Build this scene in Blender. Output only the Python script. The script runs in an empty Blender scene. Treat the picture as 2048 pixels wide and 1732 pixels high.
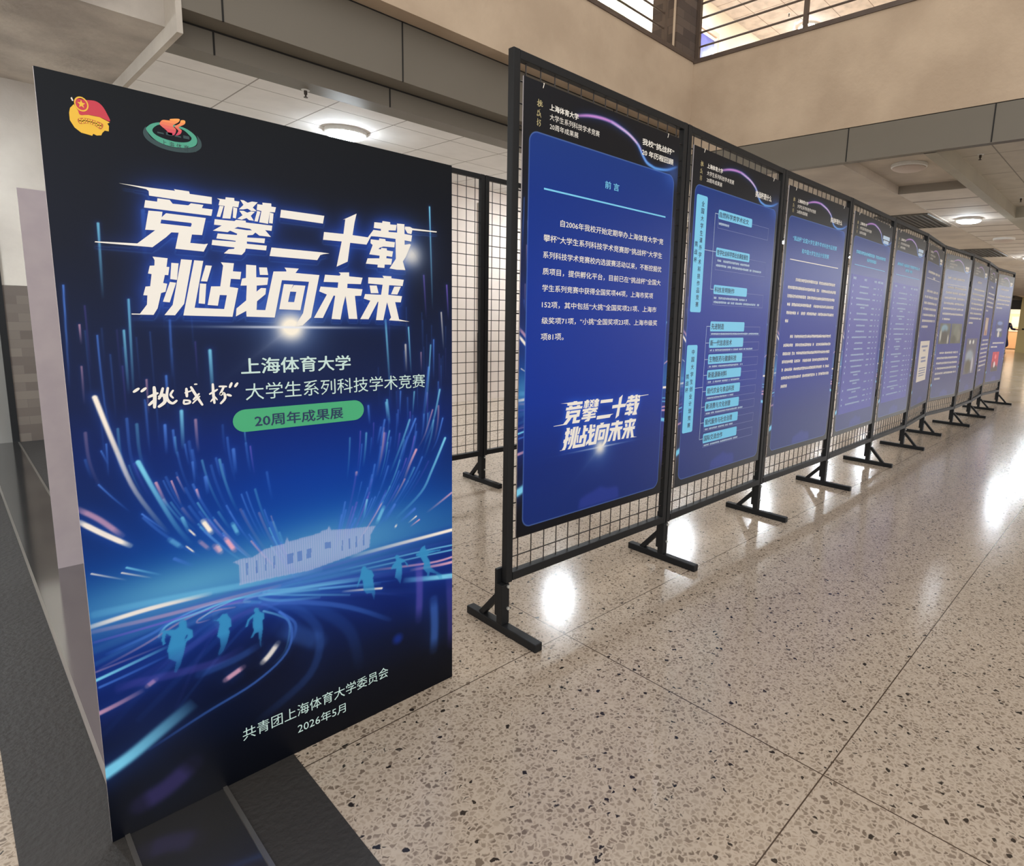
import bpy, bmesh, math, random, json
import numpy as np
from mathutils import Vector, Matrix
from mathutils.geometry import delaunay_2d_cdt

# ------------------------------------------------------------------ camera, world, lights, exposure
SC = bpy.context.scene
COL = SC.collection
cam_d = bpy.data.cameras.new('camera')
cam = bpy.data.objects.new('camera', cam_d); COL.objects.link(cam); SC.camera = cam
cam_d.sensor_fit = 'HORIZONTAL'; cam_d.sensor_width = 36.0
cam_d.lens = 21.198
cam_d.shift_x, cam_d.shift_y = -0.08741, -0.02426
cam_d.clip_start, cam_d.clip_end = 0.02, 200
RX = Vector((0.67190, -0.73964, 0.03846)); UP = Vector((0.09137, 0.13431, 0.98672)); FW = Vector((0.73498, 0.65946, -0.15782))
m = Matrix((RX, UP, -FW)).transposed().to_4x4(); m.translation = Vector((0, 0, 1.2088))
cam.matrix_world = m

SC.view_settings.view_transform = 'Standard'
SC.view_settings.look = 'None'
SC.view_settings.gamma = 1.0
SC.view_settings.use_curve_mapping = False
SC.view_settings.exposure = 0.0

W = bpy.data.worlds.new('world'); SC.world = W; W.use_nodes = True
W.node_tree.nodes['Background'].inputs[0].default_value = (1.0, 0.97, 0.93, 1)
W.node_tree.nodes['Background'].inputs[1].default_value = 1.4

def area_light(name, loc, rot, sx, sy, power, col):
    d = bpy.data.lights.new(name, 'AREA'); d.shape = 'RECTANGLE'; d.size, d.size_y = sx, sy
    d.energy = power; d.color = col
    o = bpy.data.objects.new(name, d); COL.objects.link(o); o.location = loc; o.rotation_euler = rot
    return o
area_light('camera_side_fill_light', (-2.0, -8.5, 3.2), (math.radians(80), 0, 0), 5, 3, 170, (0.92, 0.97, 1.0))  # added fill from behind the camera, brightens the poster fronts; no window there
area_light('reception_light', (39.6, 5.6, 2.6), (0, 0, 0), 3, 2, 160, (1.0, 0.85, 0.66))
area_light('far_hall_fill_light', (22.0, -5.0, 2.6), (0, 0, 0), 22, 6, 2600, (0.95, 0.97, 1.0))  # added fill panel out of view, brightens the far hall and panel reflections

# ------------------------------------------------------------------ helpers
def L(c):
    c = c/255.0
    return c/12.92 if c <= 0.04045 else ((c+0.055)/1.055)**2.4
def rgb(r, g, b): return (L(r), L(g), L(b), 1.0)

def mat(name, col, rough=0.5, metal=0.0, spec=0.5, noise=None, bump=None, emit=None, coat=0.0):
    """noise = (scale, second colour, detail), bump = (scale, strength)"""
    M = bpy.data.materials.new(name); M.use_nodes = True
    nt = M.node_tree; p = nt.nodes['Principled BSDF']
    p.inputs['Base Color'].default_value = col
    p.inputs['Roughness'].default_value = rough
    p.inputs['Metallic'].default_value = metal
    p.inputs['Specular IOR Level'].default_value = spec
    if coat: p.inputs['Coat Weight'].default_value = coat
    tc = nt.nodes.new('ShaderNodeTexCoord')
    if noise:
        n = nt.nodes.new('ShaderNodeTexNoise'); n.inputs['Scale'].default_value = noise[0]; n.inputs['Detail'].default_value = noise[2]
        nt.links.new(tc.outputs['Object'], n.inputs['Vector'])
        r = nt.nodes.new('ShaderNodeValToRGB')
        r.color_ramp.elements[0].position = 0.36; r.color_ramp.elements[1].position = 0.68
        r.color_ramp.elements[0].color = noise[1]; r.color_ramp.elements[1].color = col
        nt.links.new(n.outputs['Fac'], r.inputs['Fac']); nt.links.new(r.outputs['Color'], p.inputs['Base Color'])
    if bump:
        n2 = nt.nodes.new('ShaderNodeTexNoise'); n2.inputs['Scale'].default_value = bump[0]; n2.inputs['Detail'].default_value = 5
        nt.links.new(tc.outputs['Object'], n2.inputs['Vector'])
        b = nt.nodes.new('ShaderNodeBump'); b.inputs['Strength'].default_value = bump[1]; b.inputs['Distance'].default_value = 0.01
        nt.links.new(n2.outputs['Fac'], b.inputs['Height']); nt.links.new(b.outputs['Normal'], p.inputs['Normal'])
    if emit:
        p.inputs['Emission Color'].default_value = emit[0]; p.inputs['Emission Strength'].default_value = emit[1]
    return M

class MB:
    """collects shapes, then links them as ONE mesh object"""
    def __init__(s): s.v = []; s.f = []; s.mi = []
    def add(s, vs, fs, mi=0):
        n = len(s.v); s.v += [tuple(v) for v in vs]
        for f in fs: s.f.append([n+i for i in f]); s.mi.append(mi)
        return s
    def box(s, x0, x1, y0, y1, z0, z1, mi=0):
        return s.add([(x0,y0,z0),(x1,y0,z0),(x1,y1,z0),(x0,y1,z0),(x0,y0,z1),(x1,y0,z1),(x1,y1,z1),(x0,y1,z1)],
                     [(3,2,1,0),(4,5,6,7),(0,1,5,4),(1,2,6,5),(2,3,7,6),(3,0,4,7)], mi)
    def tube(s, p, q, r, n=10, mi=0, r2=None, square=False):
        p, q = Vector(p), Vector(q); d = (q-p).normalized()
        a = d.orthogonal().normalized() if not square else (Vector((1,0,0)) if abs(d.x) < .9 else Vector((0,1,0)))
        a = (a - d*a.dot(d)).normalized(); b = d.cross(a)
        if square: n = 4
        r2 = r if r2 is None else r2; off = math.pi/4 if square else 0; k = math.sqrt(2) if square else 1
        A = [p+(a*math.cos(off+2*math.pi*i/n)+b*math.sin(off+2*math.pi*i/n))*r*k for i in range(n)]
        B = [q+(a*math.cos(off+2*math.pi*i/n)+b*math.sin(off+2*math.pi*i/n))*r2*k for i in range(n)]
        return s.add(A+B, [(i,(i+1) % n,n+(i+1) % n,n+i) for i in range(n)]+[tuple(range(n))[::-1], tuple(range(n,2*n))], mi)
    def lathe(s, prof, c=(0,0,0), n=32, mi=0):
        vs, fs = [], []
        for r, z in prof:
            for i in range(n): vs.append((c[0]+r*math.cos(2*math.pi*i/n), c[1]+r*math.sin(2*math.pi*i/n), c[2]+z))
        for k in range(len(prof)-1):
            for i in range(n): fs.append((k*n+i, k*n+(i+1) % n, (k+1)*n+(i+1) % n, (k+1)*n+i))
        fs.append(tuple(range(n))[::-1]); fs.append(tuple(range((len(prof)-1)*n, len(prof)*n)))
        return s.add(vs, fs, mi)
    def poly(s, pts, y, mi=0):
        """flat filled outline in the x-z plane (metres), facing -y; pts = [outer, hole, ...]"""
        co, fa = [], []
        for ring in pts:
            n = len(co); co += [Vector(p) for p in ring]; fa.append(list(range(n, n+len(ring))))
        def area(r): return sum(r[i][0]*r[(i+1) % len(r)][1]-r[(i+1) % len(r)][0]*r[i][1] for i in range(len(r)))
        ed = [(f[i], f[(i+1) % len(f)]) for f in fa for i in range(len(f))]
        vs, _, fs, _, _, _ = delaunay_2d_cdt(co, ed, [], 0, 1e-7)
        out = []
        for f in fs:
            c = sum((vs[i] for i in f), Vector((0,0)))/len(f)
            if inside(pts, c.x, c.y): out.append(tuple(f))
        return s.add([(v.x, y, v.y) for v in vs], out, mi)
    def build(s, name, mats, parent=None, smooth=False, loc=None, bevel=0):
        me = bpy.data.meshes.new(name); me.from_pydata(s.v, [], s.f); me.update()
        if not isinstance(mats, (list, tuple)): mats = [mats]
        for M in mats: me.materials.append(M)
        me.polygons.foreach_set('material_index', s.mi)
        if smooth: me.polygons.foreach_set('use_smooth', [True]*len(s.f))
        o = bpy.data.objects.new(name, me); COL.objects.link(o)
        if parent: o.parent = parent
        if loc: o.location = loc
        if bevel:
            b = o.modifiers.new('bevel', 'BEVEL'); b.width = bevel; b.segments = 2; b.limit_method = 'ANGLE'
        return o

def inside(rings, x, y):
    c = False
    for r in rings:
        n = len(r)
        for i in range(n):
            (x0, y0), (x1, y1) = r[i], r[(i+1) % n]
            if (y0 > y) != (y1 > y) and x < (x1-x0)*(y-y0)/(y1-y0)+x0: c = not c
    return c

def tag(o, label, cat, group=None, kind=None):
    o['label'] = label; o['category'] = cat
    if group: o['group'] = group
    if kind: o['kind'] = kind
    return o
def empty(name, loc=(0,0,0), rz=0.0):
    o = bpy.data.objects.new(name, None); COL.objects.link(o); o.empty_display_size = .1
    o.location = loc; o.rotation_euler = (0, 0, rz); return o
def struct(o, label=None):
    o['kind'] = 'structure'
    if label: o['label'] = label
    return o
def dup(o, parent=None):
    c = o.copy(); COL.objects.link(c); c.parent = parent
    for ch in list(o.children): dup(ch, c)
    return c
# ------------------------------------------------------------------ printed artwork of the posters (millimetres on the board: u right, v up)
ART = json.loads('''{"T":[[[[110,1424],[159,1424],[204,1425],[202,1428],[229,1428],[230,1423],[271,1423],[270,1408],[229,1407],[158,1408],[158,1417],[154,1420],[135,1422]]],[[[151,1398],[171,1398],[172,1405],[193,1405],[198,1398],[226,1399],[231,1404],[254,1404],[251,1397],[271,1397],[268,1383],[148,1383]]],[[[155,1378],[179,1379],[177,1368],[185,1377],[257,1377],[248,1340],[229,1339],[225,1321],[251,1321],[258,1323],[249,1305],[197,1306],[205,1340],[192,1339],[182,1328],[157,1305],[64,1305],[65,1307],[132,1310],[164,1340],[147,1339]],[[176,1363],[229,1363],[230,1361],[228,1355],[174,1355]]],[[[281,1422],[297,1422],[298,1427],[315,1428],[315,1422],[325,1422],[322,1409],[311,1409],[305,1382],[289,1381],[295,1408],[283,1408],[286,1419]]],[[[285,1407],[293,1407],[285,1383],[278,1383]]],[[[312,1408],[320,1407],[319,1399],[316,1384],[310,1385]]],[[[327,1426],[334,1426],[342,1422],[351,1426],[363,1426],[352,1413],[360,1406],[348,1405],[341,1409],[332,1406],[323,1405],[333,1416]]],[[[324,1402],[333,1403],[340,1400],[348,1404],[356,1404],[347,1394],[353,1384],[343,1384],[338,1388],[328,1383],[319,1384],[330,1393]]],[[[362,1422],[373,1422],[373,1427],[392,1428],[392,1421],[402,1421],[399,1409],[388,1408],[383,1381],[364,1382],[370,1408],[360,1409]]],[[[361,1407],[368,1406],[361,1383],[354,1383]]],[[[388,1407],[396,1406],[393,1383],[385,1383]]],[[[274,1377],[313,1378],[316,1381],[336,1382],[336,1378],[392,1378],[390,1366],[376,1366],[388,1352],[363,1352],[355,1358],[349,1352],[338,1350],[337,1345],[375,1347],[373,1336],[336,1336],[336,1331],[378,1331],[376,1320],[333,1320],[331,1313],[324,1305],[288,1305],[298,1315],[309,1317],[310,1320],[265,1321],[267,1332],[313,1333],[313,1335],[275,1336],[278,1347],[316,1348],[317,1351],[303,1356],[298,1352],[269,1352],[287,1365],[272,1365]],[[312,1362],[319,1366],[344,1365],[348,1362],[337,1361]]],[[[413,1417],[514,1417],[510,1398],[410,1399]]],[[[388,1328],[503,1328],[524,1327],[509,1324],[501,1321],[493,1308],[383,1308]]],[[[561,1414],[597,1434],[591,1411],[585,1379],[626,1378],[642,1399],[663,1399],[663,1404],[643,1404],[645,1419],[667,1420],[668,1425],[690,1425],[690,1419],[709,1420],[706,1405],[685,1403],[685,1399],[710,1400],[710,1424],[732,1425],[732,1399],[755,1398],[752,1381],[732,1382],[732,1370],[748,1374],[751,1372],[735,1338],[726,1325],[733,1302],[707,1301],[686,1303],[705,1330],[705,1383],[653,1383],[635,1382],[622,1359],[578,1359],[570,1311],[541,1296],[556,1360],[509,1359],[512,1378],[561,1379],[567,1416]]],[[[734,1419],[749,1420],[757,1417],[834,1418],[833,1415],[756,1412],[753,1401],[741,1402],[733,1413]]],[[[634,1374],[657,1374],[658,1379],[675,1379],[676,1374],[703,1374],[701,1360],[669,1359],[659,1355],[655,1351],[662,1351],[663,1355],[679,1355],[679,1350],[697,1349],[694,1334],[678,1335],[677,1329],[694,1329],[691,1313],[672,1312],[671,1303],[651,1303],[652,1310],[619,1310],[624,1324],[657,1327],[658,1334],[629,1335],[639,1360],[633,1364]]],[[[156,1286],[182,1285],[179,1267],[184,1267],[181,1250],[175,1250],[171,1233],[178,1232],[174,1215],[166,1212],[158,1180],[150,1166],[113,1166],[113,1168],[127,1168],[140,1187],[142,1206],[135,1206],[140,1224],[148,1225],[152,1250],[146,1251],[150,1267],[158,1268],[159,1279]]],[[[188,1276],[201,1276],[196,1241],[184,1242]]],[[[183,1236],[194,1235],[180,1193],[168,1194]]],[[[206,1285],[226,1285],[206,1191],[188,1166],[169,1166],[185,1188]]],[[[230,1285],[247,1285],[225,1183],[282,1182],[289,1213],[275,1213],[270,1189],[250,1190],[259,1231],[277,1232],[285,1278],[281,1285],[307,1285],[304,1267],[321,1267],[318,1250],[299,1250],[296,1232],[313,1230],[298,1165],[203,1166]]],[[[251,1276],[263,1276],[252,1241],[240,1241]]],[[[238,1236],[250,1236],[245,1192],[233,1193]]],[[[359,1280],[376,1281],[378,1264],[360,1263]]],[[[332,1284],[353,1284],[352,1257],[378,1258],[375,1241],[352,1238],[351,1224],[361,1233],[372,1233],[370,1219],[351,1202],[349,1182],[368,1182],[390,1273],[419,1275],[419,1278],[415,1284],[448,1284],[440,1273],[497,1272],[473,1167],[452,1147],[433,1144],[454,1177],[471,1254],[408,1254],[388,1165],[327,1166],[327,1179],[305,1166],[307,1184],[328,1203],[331,1237],[318,1236],[322,1252],[330,1254]]],[[[412,1245],[434,1245],[428,1233],[435,1244],[462,1244],[448,1184],[399,1185]],[[426,1228],[440,1228],[434,1203],[420,1203]]],[[[511,1274],[548,1274],[551,1278],[546,1282],[573,1284],[573,1274],[609,1273],[604,1256],[568,1255],[567,1244],[608,1243],[604,1226],[587,1225],[592,1165],[569,1165],[562,1224],[554,1196],[547,1163],[524,1164],[535,1223],[531,1223],[502,1166],[480,1166],[514,1225],[495,1232],[499,1244],[542,1243],[544,1257],[507,1256]]],[[[625,1275],[669,1276],[665,1282],[691,1282],[691,1277],[728,1275],[724,1258],[684,1258],[681,1232],[722,1230],[718,1213],[701,1213],[712,1166],[744,1160],[682,1163],[688,1171],[677,1212],[665,1163],[644,1163],[652,1212],[650,1212],[623,1165],[600,1165],[629,1214],[611,1219],[615,1231],[660,1231],[665,1258],[624,1259]]],[[[628,1254],[648,1255],[653,1235],[631,1234]]],[[[699,1255],[719,1256],[708,1234],[689,1234]]]],"CAL":[[[[106,1006],[114,1012]],5],[[[119,1006],[126,1012]],5],[[[130,993],[146,1000]],5],[[[141,1013],[141,994],[139,970]],6],[[[130,976],[140,986]],5],[[[156,1010],[152,996],[148,988]],5],[[[157,996],[158,981],[147,971]],6],[[[148,993],[159,995]],4],[[[165,1010],[162,992],[165,981],[172,976],[179,981]],5],[[[174,1004],[169,995],[173,988]],4],[[[199,1006],[199,989]],5],[[[196,997],[208,1001]],3],[[[193,980],[193,973],[203,974],[203,979],[193,981]],4],[[[208,1009],[214,995],[227,968]],5],[[[222,993],[211,981]],4],[[[209,973],[223,987]],3],[[[215,1015],[219,1015]],3],[[[243,991],[258,1000]],4],[[[250,1013],[250,989],[251,970]],5],[[[244,974],[251,983]],3],[[[252,985],[257,977]],3],[[[263,1007],[277,1006]],4],[[[271,1004],[264,988],[271,991],[273,979],[264,968]],5],[[[278,987],[285,984]],5],[[[284,1004],[288,1013]],5],[[[295,1005],[300,1012]],5]],"ST":[[[[72,1342],[69,1194]],3.8,0,0.9,0],[[[11,1219],[5,1017]],2.8,1,0.9,0],[[[29,1144],[29,1105]],2.9,2,0.7,0],[[[26,1062],[25,985]],3.0,2,0.5,0],[[[55,1123],[55,1074],[58,962],[73,876]],3.0,1,0.7,0],[[[110,1196],[105,999]],4.0,0,0.9,0],[[[98,1133],[97,1000]],4.1,0,0.8,0],[[[178,1156],[175,1027]],4.2,1,0.7,0],[[[811,1482],[819,1195]],4.1,0,1,0],[[[791,1291],[798,1166]],4.2,4,0.6,0],[[[672,1164],[682,970]],5.4,0,0.9,0],[[[741,1144],[748,1009]],4.2,0,0.9,0],[[[848,1188],[856,1078]],4.4,3,0.7,0],[[[867,1268],[873,1167]],4.3,4,0.8,0],[[[146,1376],[143,1278]],7.0,1,0.7,0],[[[249,1089],[249,977]],6.7,0,0.9,0],[[[164,1036],[163,962]],4.3,1,0.8,0],[[[129,1030],[128,955]],3.2,2,0.6,0],[[[42,999],[67,892],[95,790],[148,681]],8.1,3,1.2,0],[[[187,957],[185,870]],6.7,0,0.9,0],[[[155,929],[154,863]],5.5,1,0.9,0],[[[169,916],[170,861]],4.4,1,0.7,0],[[[103,855],[128,784],[161,699],[189,647]],8.7,0,1.1,0],[[[53,901],[52,831]],3.1,1,0.7,0],[[[44,888],[53,858]],3.1,1,0.7,0],[[[35,818],[55,787],[83,748]],3.1,1,0.8,0],[[[0,746],[33,714],[77,675]],9.4,3,1.3,1],[[[0,773],[31,744],[65,701]],10.4,2,0.7,1],[[[10,632],[67,600]],3.2,3,0.8,0],[[[68,628],[129,592]],4.4,0,0.8,0],[[[59,619],[111,591]],3.3,3,0.8,0],[[[102,740],[144,688]],3.3,1,0.9,0],[[[131,804],[148,746]],5.5,2,0.8,0],[[[159,803],[174,745]],3.4,2,0.8,0],[[[170,810],[184,767]],3.4,2,0.5,0],[[[205,774],[210,749]],4.7,2,0.8,0],[[[213,698],[229,665]],9.5,3,1.1,1],[[[257,643],[274,609]],9.8,2,1,1],[[[174,714],[186,674]],6.9,0,0.7,0],[[[284,856],[286,795]],7.2,1,0.8,0],[[[224,800],[227,758]],7.0,1,0.8,0],[[[201,839],[203,786]],4.6,1,0.7,0],[[[239,631],[246,614]],8.5,3,0.7,1],[[[185,684],[197,666]],3.5,3,0.9,1],[[[204,651],[221,628]],8.3,2,0.5,1],[[[233,632],[245,612]],10.9,2,0.6,1],[[[273,677],[283,649]],8.6,0,0.7,1],[[[148,670],[167,648]],10.4,0,0.5,1],[[[177,647],[192,628]],2.9,3,0.9,1],[[[154,623],[189,595]],7.0,1,0.6,0],[[[860,808],[814,716],[776,653],[689,588]],7.8,0,1,0],[[[761,786],[739,744],[718,695]],7.5,2,0.9,0],[[[883,630],[836,606],[793,585]],6.5,2,0.8,0],[[[805,1028],[794,947],[782,869]],5.9,1,0.8,0],[[[760,879],[732,820],[700,751]],5.9,1,0.9,0],[[[852,871],[832,807],[811,771]],4.6,1,0.9,0],[[[672,942],[680,870]],5.6,0,0.8,0],[[[617,930],[620,877]],5.5,1,0.8,0],[[[669,935],[673,882]],5.6,0,0.7,0],[[[714,963],[710,896]],4.3,1,0.7,0],[[[757,959],[751,892]],4.4,0,0.7,0],[[[822,1108],[821,990]],4.4,1,0.8,0],[[[731,1095],[733,1016]],5.6,3,0.7,0],[[[780,1072],[781,1014]],4.3,2,0.5,0],[[[812,1093],[801,961],[783,858]],4.4,0,0.7,0],[[[842,959],[820,869],[789,797]],6.0,0,0.8,0],[[[817,900],[790,827],[764,785]],4.5,2,0.6,0],[[[741,878],[716,815],[676,725]],5.9,0,0.7,0],[[[664,886],[647,803]],5.7,1,0.7,0],[[[652,866],[640,818]],5.7,1,0.6,0],[[[678,853],[662,786]],4.3,0,0.6,0],[[[607,665],[595,613]],5.8,0,0.8,0],[[[656,633],[635,593]],10.4,0,0.7,1],[[[690,633],[658,588]],7.5,1,0.8,0],[[[759,582],[731,567]],4.7,3,0.9,0],[[[769,569],[737,554]],4.7,2,0.9,0],[[[695,571],[690,564]],6.1,3,0.7,1],[[[754,606],[705,576]],7.8,1,0.8,0],[[[632,762],[612,664]],5.7,1,0.6,0],[[[579,749],[578,738]],7.0,2,0.6,0],[[[1,173],[48,192],[111,227],[172,260]],28.2,0,1.1,2],[[[-1,318],[31,324],[80,336]],10.2,2,0.8,2],[[[0,395],[58,406],[132,421]],6.7,0,1,2],[[[2,414],[59,420],[123,427]],4.5,2,0.4,2],[[[5,377],[57,385],[131,399]],5.6,1,0.7,2],[[[58,62],[106,74],[157,103]],44.5,4,0.28,1],[[[86,342],[101,350]],10.7,2,0.6,1],[[[238,287],[277,303]],13.0,2,0.85,1],[[[322,297],[339,311],[359,334]],13.5,3,0.9,1],[[[330,433],[367,407],[390,376],[377,308],[343,281]],5.3,0,0.6,0],[[[367,417],[402,376],[401,341],[385,312]],6.8,1,0.8,0],[[[38,362],[207,341],[272,352]],18.4,4,0.25,1],[[[185,325],[260,331],[317,347]],17.6,1,0.3,1],[[[887,353],[803,371],[712,393]],15.3,0,1.2,2],[[[887,400],[839,404],[735,418]],8.5,2,1,2],[[[887,417],[804,421],[610,455]],6.7,2,0.9,2],[[[887,441],[769,451],[552,468]],5.0,0,0.8,2],[[[887,457],[769,467],[524,481]],5.0,0,0.8,2],[[[645,390],[579,407],[528,419]],6.1,3,0.9,2],[[[469,447],[551,429],[702,398]],4.2,1,0.8,0],[[[766,426],[768,344],[764,247]],22.5,4,0.45,1],[[[817,295],[820,209],[816,125]],26.8,1,0.5,1],[[[874,343],[879,204],[879,116]],23.8,4,0.3,1],[[[322,458],[367,418],[394,361],[377,297],[301,250],[190,221],[80,187]],6.6,1,0.55,3],[[[334,462],[416,403],[465,316],[434,211],[307,143]],21.1,1,0.22,3],[[[351,462],[467,385],[547,295],[573,180]],29.3,1,0.16,3],[[[300,469],[235,481],[164,472],[87,442],[8,419]],5.2,2,0.45,3],[[[278,478],[205,490],[145,479],[98,461],[22,447]],6.4,1,0.6,3],[[[346,472],[246,490],[175,486],[126,468],[113,449],[125,453]],4.0,0,0.6,3],[[[267,466],[225,472],[193,464],[189,455],[213,454]],3.8,2,0.5,3],[[[468,423],[369,448],[323,472],[352,472],[469,441]],7.1,0,0.45,3],[[[550,402],[369,464],[335,483],[418,466],[580,434]],5.9,0,0.5,3],[[[-3,517],[102,522],[217,518]],9.8,3,1.1,3],[[[891,508],[804,509],[688,511],[553,512]],10.0,3,1.1,2],[[[9,542],[130,533],[325,512],[471,500]],15.3,0,0.5,3],[[[2,505],[127,496],[268,492],[370,488]],8.8,2,0.5,3],[[[4,481],[126,480],[267,479],[370,477]],5.5,4,0.6,3],[[[120,458],[135,473],[194,480],[246,486],[346,485]],4.7,0,0.7,3],[[[193,461],[225,477],[279,488]],3.7,0,0.6,3],[[[322,460],[289,474],[323,479],[469,447],[639,406]],7.9,0,0.5,3],[[[346,481],[394,469],[470,458],[609,435]],10.6,0,0.5,3],[[[278,469],[417,427],[549,365],[668,283]],12.8,1,0.45,3],[[[464,294],[413,336],[365,376]],43.4,1,0.3,1]],"RUN":[[[152,466],[155,473],[162,473],[168,468],[167,456],[168,451],[178,440],[177,423],[165,418],[161,421],[168,432],[166,435],[162,426],[164,417],[158,393],[150,367],[141,350],[136,353],[142,376],[129,390],[127,411],[136,442],[127,453],[123,434],[126,428],[120,427],[118,439],[121,460],[125,461],[145,455],[152,459]],[[235,453],[240,458],[250,456],[252,449],[258,437],[257,420],[251,418],[253,407],[247,384],[237,363],[227,355],[226,362],[232,379],[231,398],[226,407],[233,434],[231,443],[221,449],[228,448]],[[308,445],[312,449],[319,445],[320,436],[330,428],[331,412],[326,410],[326,386],[321,356],[319,334],[317,355],[315,382],[309,382],[302,373],[297,372],[305,389],[304,404],[305,426],[296,418],[292,405],[287,406],[293,424],[304,432],[310,434]],[[586,466],[590,475],[599,471],[602,462],[616,454],[623,436],[619,431],[621,413],[625,383],[621,362],[614,386],[599,389],[591,402],[589,431],[584,438],[577,425],[571,415],[574,428],[582,449]],[[688,474],[693,479],[701,475],[702,467],[716,459],[730,438],[731,430],[726,436],[719,449],[709,450],[711,425],[708,399],[704,383],[695,403],[687,411],[692,436],[682,439],[675,439],[680,451],[692,460]],[[771,473],[778,481],[789,482],[789,474],[795,464],[825,457],[842,455],[842,451],[801,453],[795,444],[805,425],[806,407],[826,387],[847,370],[848,354],[840,356],[825,379],[803,391],[802,377],[795,378],[794,391],[781,409],[784,425],[771,450],[756,458],[758,465],[768,465]]],"BLD":[[269,581],[288,585],[311,581],[341,595],[388,597],[393,613],[397,599],[475,602],[480,607],[494,606],[500,616],[505,603],[555,594],[631,584],[615,561],[611,525],[582,518],[446,506],[367,513],[280,519],[282,538],[282,570]],"WIN":[[[297,571],[301,571],[299,539],[296,539]],[[319,570],[322,571],[321,538],[317,537]],[[340,571],[343,571],[341,538],[338,538]],[[359,571],[363,571],[361,538],[358,538]],[[391,567],[407,566],[405,539],[390,539]],[[417,566],[429,566],[428,540],[416,540]],[[440,567],[452,567],[451,541],[439,541]],[[487,572],[503,571],[503,553],[487,555]],[[533,567],[536,567],[535,537],[532,536]],[[552,567],[556,567],[555,536],[551,536]],[[572,568],[576,568],[575,536],[571,535]],[[593,568],[597,567],[596,535],[592,535]]],"EMB":{"flag":[[53,1563],[59,1568],[69,1568],[84,1570],[94,1564],[101,1550],[104,1538],[89,1542],[72,1542],[60,1539],[57,1547],[53,1556]],"disc":[[52,1556],[46,1548],[44,1539],[44,1526],[50,1514],[59,1507],[75,1505],[77,1509],[82,1507],[89,1509],[91,1514],[95,1519],[101,1519],[102,1529],[100,1533],[104,1536],[89,1542],[72,1542],[60,1539],[57,1547]],"band":[[56,1531],[66,1535],[81,1534],[93,1530],[89,1520],[80,1525],[69,1526],[58,1523]],"pole":[[48,1566],[50,1568],[52,1562],[50,1561]],"c":[[63,1559]],"ring_o":[[162,1536],[165,1544],[175,1552],[192,1557],[225,1556],[243,1548],[250,1537],[246,1524],[229,1516],[201,1513],[176,1520]],"ring_i":[[172,1538],[178,1547],[189,1552],[222,1552],[236,1543],[240,1536],[232,1528],[212,1524],[190,1526],[176,1531]],"ring_x":[[156,1530],[161,1542],[162,1536],[169,1523],[183,1517],[201,1512],[226,1515],[247,1523],[251,1537],[250,1545],[257,1535],[256,1521],[240,1509],[210,1504],[182,1507],[162,1517]],"flame1":[[186,1556],[191,1562],[203,1564],[204,1567],[220,1571],[218,1564],[208,1555],[213,1548],[209,1537],[199,1536],[197,1542],[186,1551]],"flame2":[[223,1569],[230,1570],[229,1563],[218,1554],[223,1549],[220,1541],[212,1537],[217,1547],[211,1554],[220,1562]]}}''')
SCOL = [(120,205,240), (75,125,220), (232,170,195), (250,240,228), (125,95,205)]

def raster(rings, U, V):
    M = np.zeros(U.shape, bool)
    for r in rings:
        n = len(r)
        for i in range(n):
            (x0, y0), (x1, y1) = r[i], r[(i+1) % n]
            if y0 == y1: continue
            M ^= ((y0 > V) != (y1 > V)) & (U < (x1-x0)*(V-y0)/(y1-y0)+x0)
    return M
def fill_mask(groups, us, vs):
    M = np.zeros((len(vs), len(us)), bool)
    for rings in groups:
        xs = [p[0] for p in rings[0]]; ys = [p[1] for p in rings[0]]
        i0, i1 = np.searchsorted(us, [min(xs), max(xs)]); j0, j1 = np.searchsorted(vs, [min(ys), max(ys)])
        if i1 <= i0 or j1 <= j0: continue
        U, V = np.meshgrid(us[i0:i1], vs[j0:j1])
        M[j0:j1, i0:i1] |= raster(rings, U, V)
    return M
def blur(a, r):
    a = a.astype(float)
    for _ in range(3):
        for ax in (0, 1):
            p = np.pad(a, [(r+1, r) if k == ax else (0, 0) for k in (0, 1)], mode='edge')
            c = np.cumsum(p, ax)
            a = (np.take(c, range(2*r+1, c.shape[ax]), ax)-np.take(c, range(0, c.shape[ax]-2*r-1), ax))/(2*r+1)
    return a
def lerp(c, col, a):
    a = np.clip(a, 0, 1)[..., None]; return c*(1-a)+np.array(col, float)*a
def curve(pts):
    P = [pts[0]]
    for k in range(len(pts)-1):
        p0 = pts[max(k-1, 0)]; p1, p2 = pts[k], pts[k+1]; p3 = pts[min(k+2, len(pts)-1)]
        for t in (.2, .4, .6, .8, 1):
            P.append(tuple(.5*(2*p1[i]+(p2[i]-p0[i])*t+(2*p0[i]-5*p1[i]+4*p2[i]-p3[i])*t*t+(3*p1[i]-p0[i]-3*p2[i]+p3[i])*t**3) for i in (0, 1)))
    return P
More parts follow.
